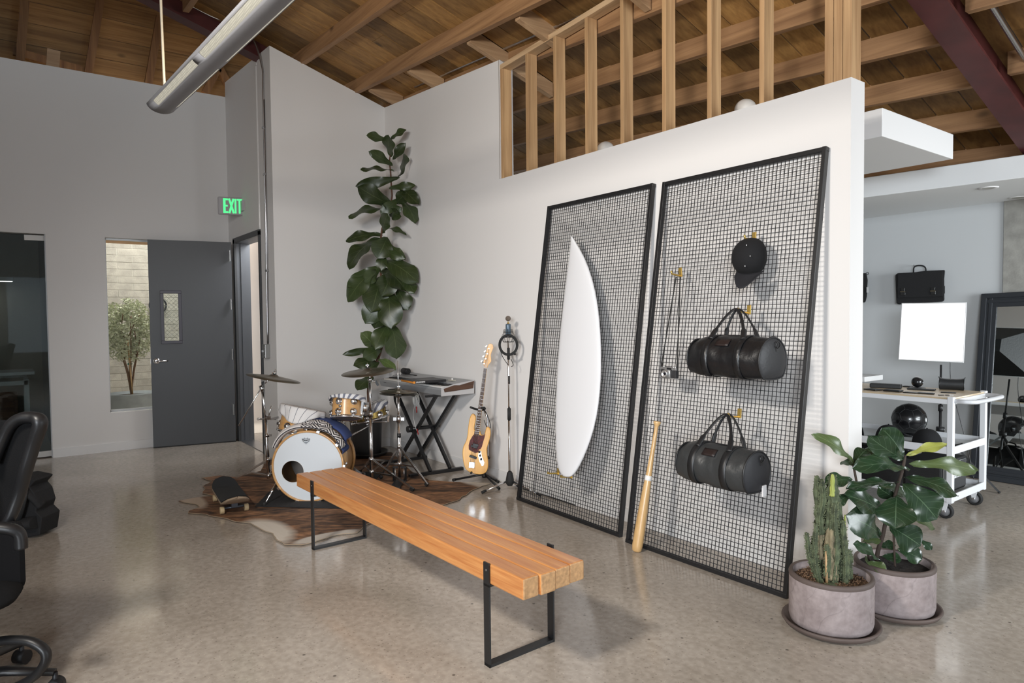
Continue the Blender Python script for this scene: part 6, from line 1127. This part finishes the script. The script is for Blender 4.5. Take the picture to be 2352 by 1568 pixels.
obj('seat',M().grid(lambda u,v:V(-3.42+.25*math.copysign(abs(math.cos(2*PI*u))**.6,math.cos(2*PI*u))*v,-.22+.24*math.copysign(abs(math.sin(2*PI*u))**.6,math.sin(2*PI*u))*v,.47-.05*v**4),36,8),meshm,t,solid=.03)
obj('cylinder',M().cyl((-3.42,-.20,.10),(-3.42,-.20,.43),.028,.028,14),blackp,t); hub=V(-3.42,-.20,.11)
cst=gz(128,1590,.0)
for k in range(5):
    a0=math.atan2(cst.y-hub.y,cst.x-hub.x); a=a0+k*2*PI/5; e=hub+V(.31*math.cos(a),.31*math.sin(a),-.02) if k else V(cst.x,cst.y,.085); 
    obj('base_arm',M().tube([hub+V(0,0,-.01),hub.lerp(e,.5)+V(0,0,.012),e],[.034,.026,.019],10,flat=.7),cb,t); obj('caster',M().cyl(V(e.x,e.y,.030)-V(-math.sin(a),math.cos(a),0)*.026,V(e.x,e.y,.030)+V(-math.sin(a),math.cos(a),0)*.026,.029,.029,18).cyl(V(e.x,e.y,.03),V(e.x,e.y,.085),.01,.01,8),blackp,t)
rp=[gn(a,bb,V(-3.25,.0,0)) for a,bb in ((-60,1500),(-20,1478),(20,1470),(70,1473),(103,1494),(104,1520),(80,1552),(30,1580),(-30,1590))]; obj('foot_ring',M().tube(crv(rp,4),.022,10,flat=.8),cb,t)
for o_ in t.children:
    if o_.name.split('.')[0] in ('back_frame','back_mesh','spine','armrest','tilt_box'):
        T_=t.location
        for v_ in o_.data.vertices: v_.co=EYE+(T_+v_.co-EYE)*1.16-T_
bpk=V(-5.86,.04,0); t=thing('backpack','black backpack slumped on the floor by the left edge','bag',bpk); gq=lambda x,y:gn(x/2.458,930+y/2.458,bpk)
pts=[(60,745),(120,742),(262,716),(276,620),(240,585),(252,548),(232,482),(205,450),(236,415),(230,408),(150,392),(100,400),(40,440),(20,560)]
m=M(); A=[m.b.verts.new(gq(a,bb)-AW*.07) for a,bb in pts]; B=[m.b.verts.new(gq(a,bb)+AW*.12) for a,bb in pts]; n_=len(pts); m.b.faces.new(A); m.b.faces.new(B[::-1])
for i in range(n_): m.b.faces.new((A[i],A[(i+1)%n_],B[(i+1)%n_],B[i]))
obj('body',m,cv_,t,bev=.05); obj('top_flap',M().tube(crv([gq(60,430)-AW*.05,gq(150,440)-AW*.08,gq(215,500)-AW*.05,gq(245,560)-AW*.02],5),.05,12,flat=.5),cv_,t); obj('strap',M().tube(crv([gq(150,400)-AW*.04,gq(205,470)-AW*.11,gq(180,600)-AW*.12,gq(120,700)-AW*.08],5),.018,8,flat=.35),bl_,t); obj('front_pocket',M().tube([gq(100,660)-AW*.08,gq(250,640)-AW*.08],.07,14,flat=.6),cv_,t)
# ================================================================ groups of repeats
GR={'brass_hook':'brass hooks on the mesh panel','mesh_panel':'leaning wire mesh panels','duffel_bag':'duffel bags on the mesh panel','cymbal_stand':'cymbal stands of the drum kit','hihat_cymbal':'pair of hi-hat cymbals','ceiling_downlight':'recessed downlights in the studio ceiling','lamp_globe':'white shades behind the half wall','board_bracket':'brass brackets under the surfboard','striped_cloth':'striped cloths on the drums','folded_hat':'caps on the cart shelf','bifold_wallet':'thin wallets on the cart top','conduit_pipe':'steel conduit pipes','coiled_cable':'coiled black cables'}
for o in list(COL.objects):
    if o.parent is None:
        k=o.name.split('.')[0]
        if k in GR and 'label' in o: o['group']=GR[k]
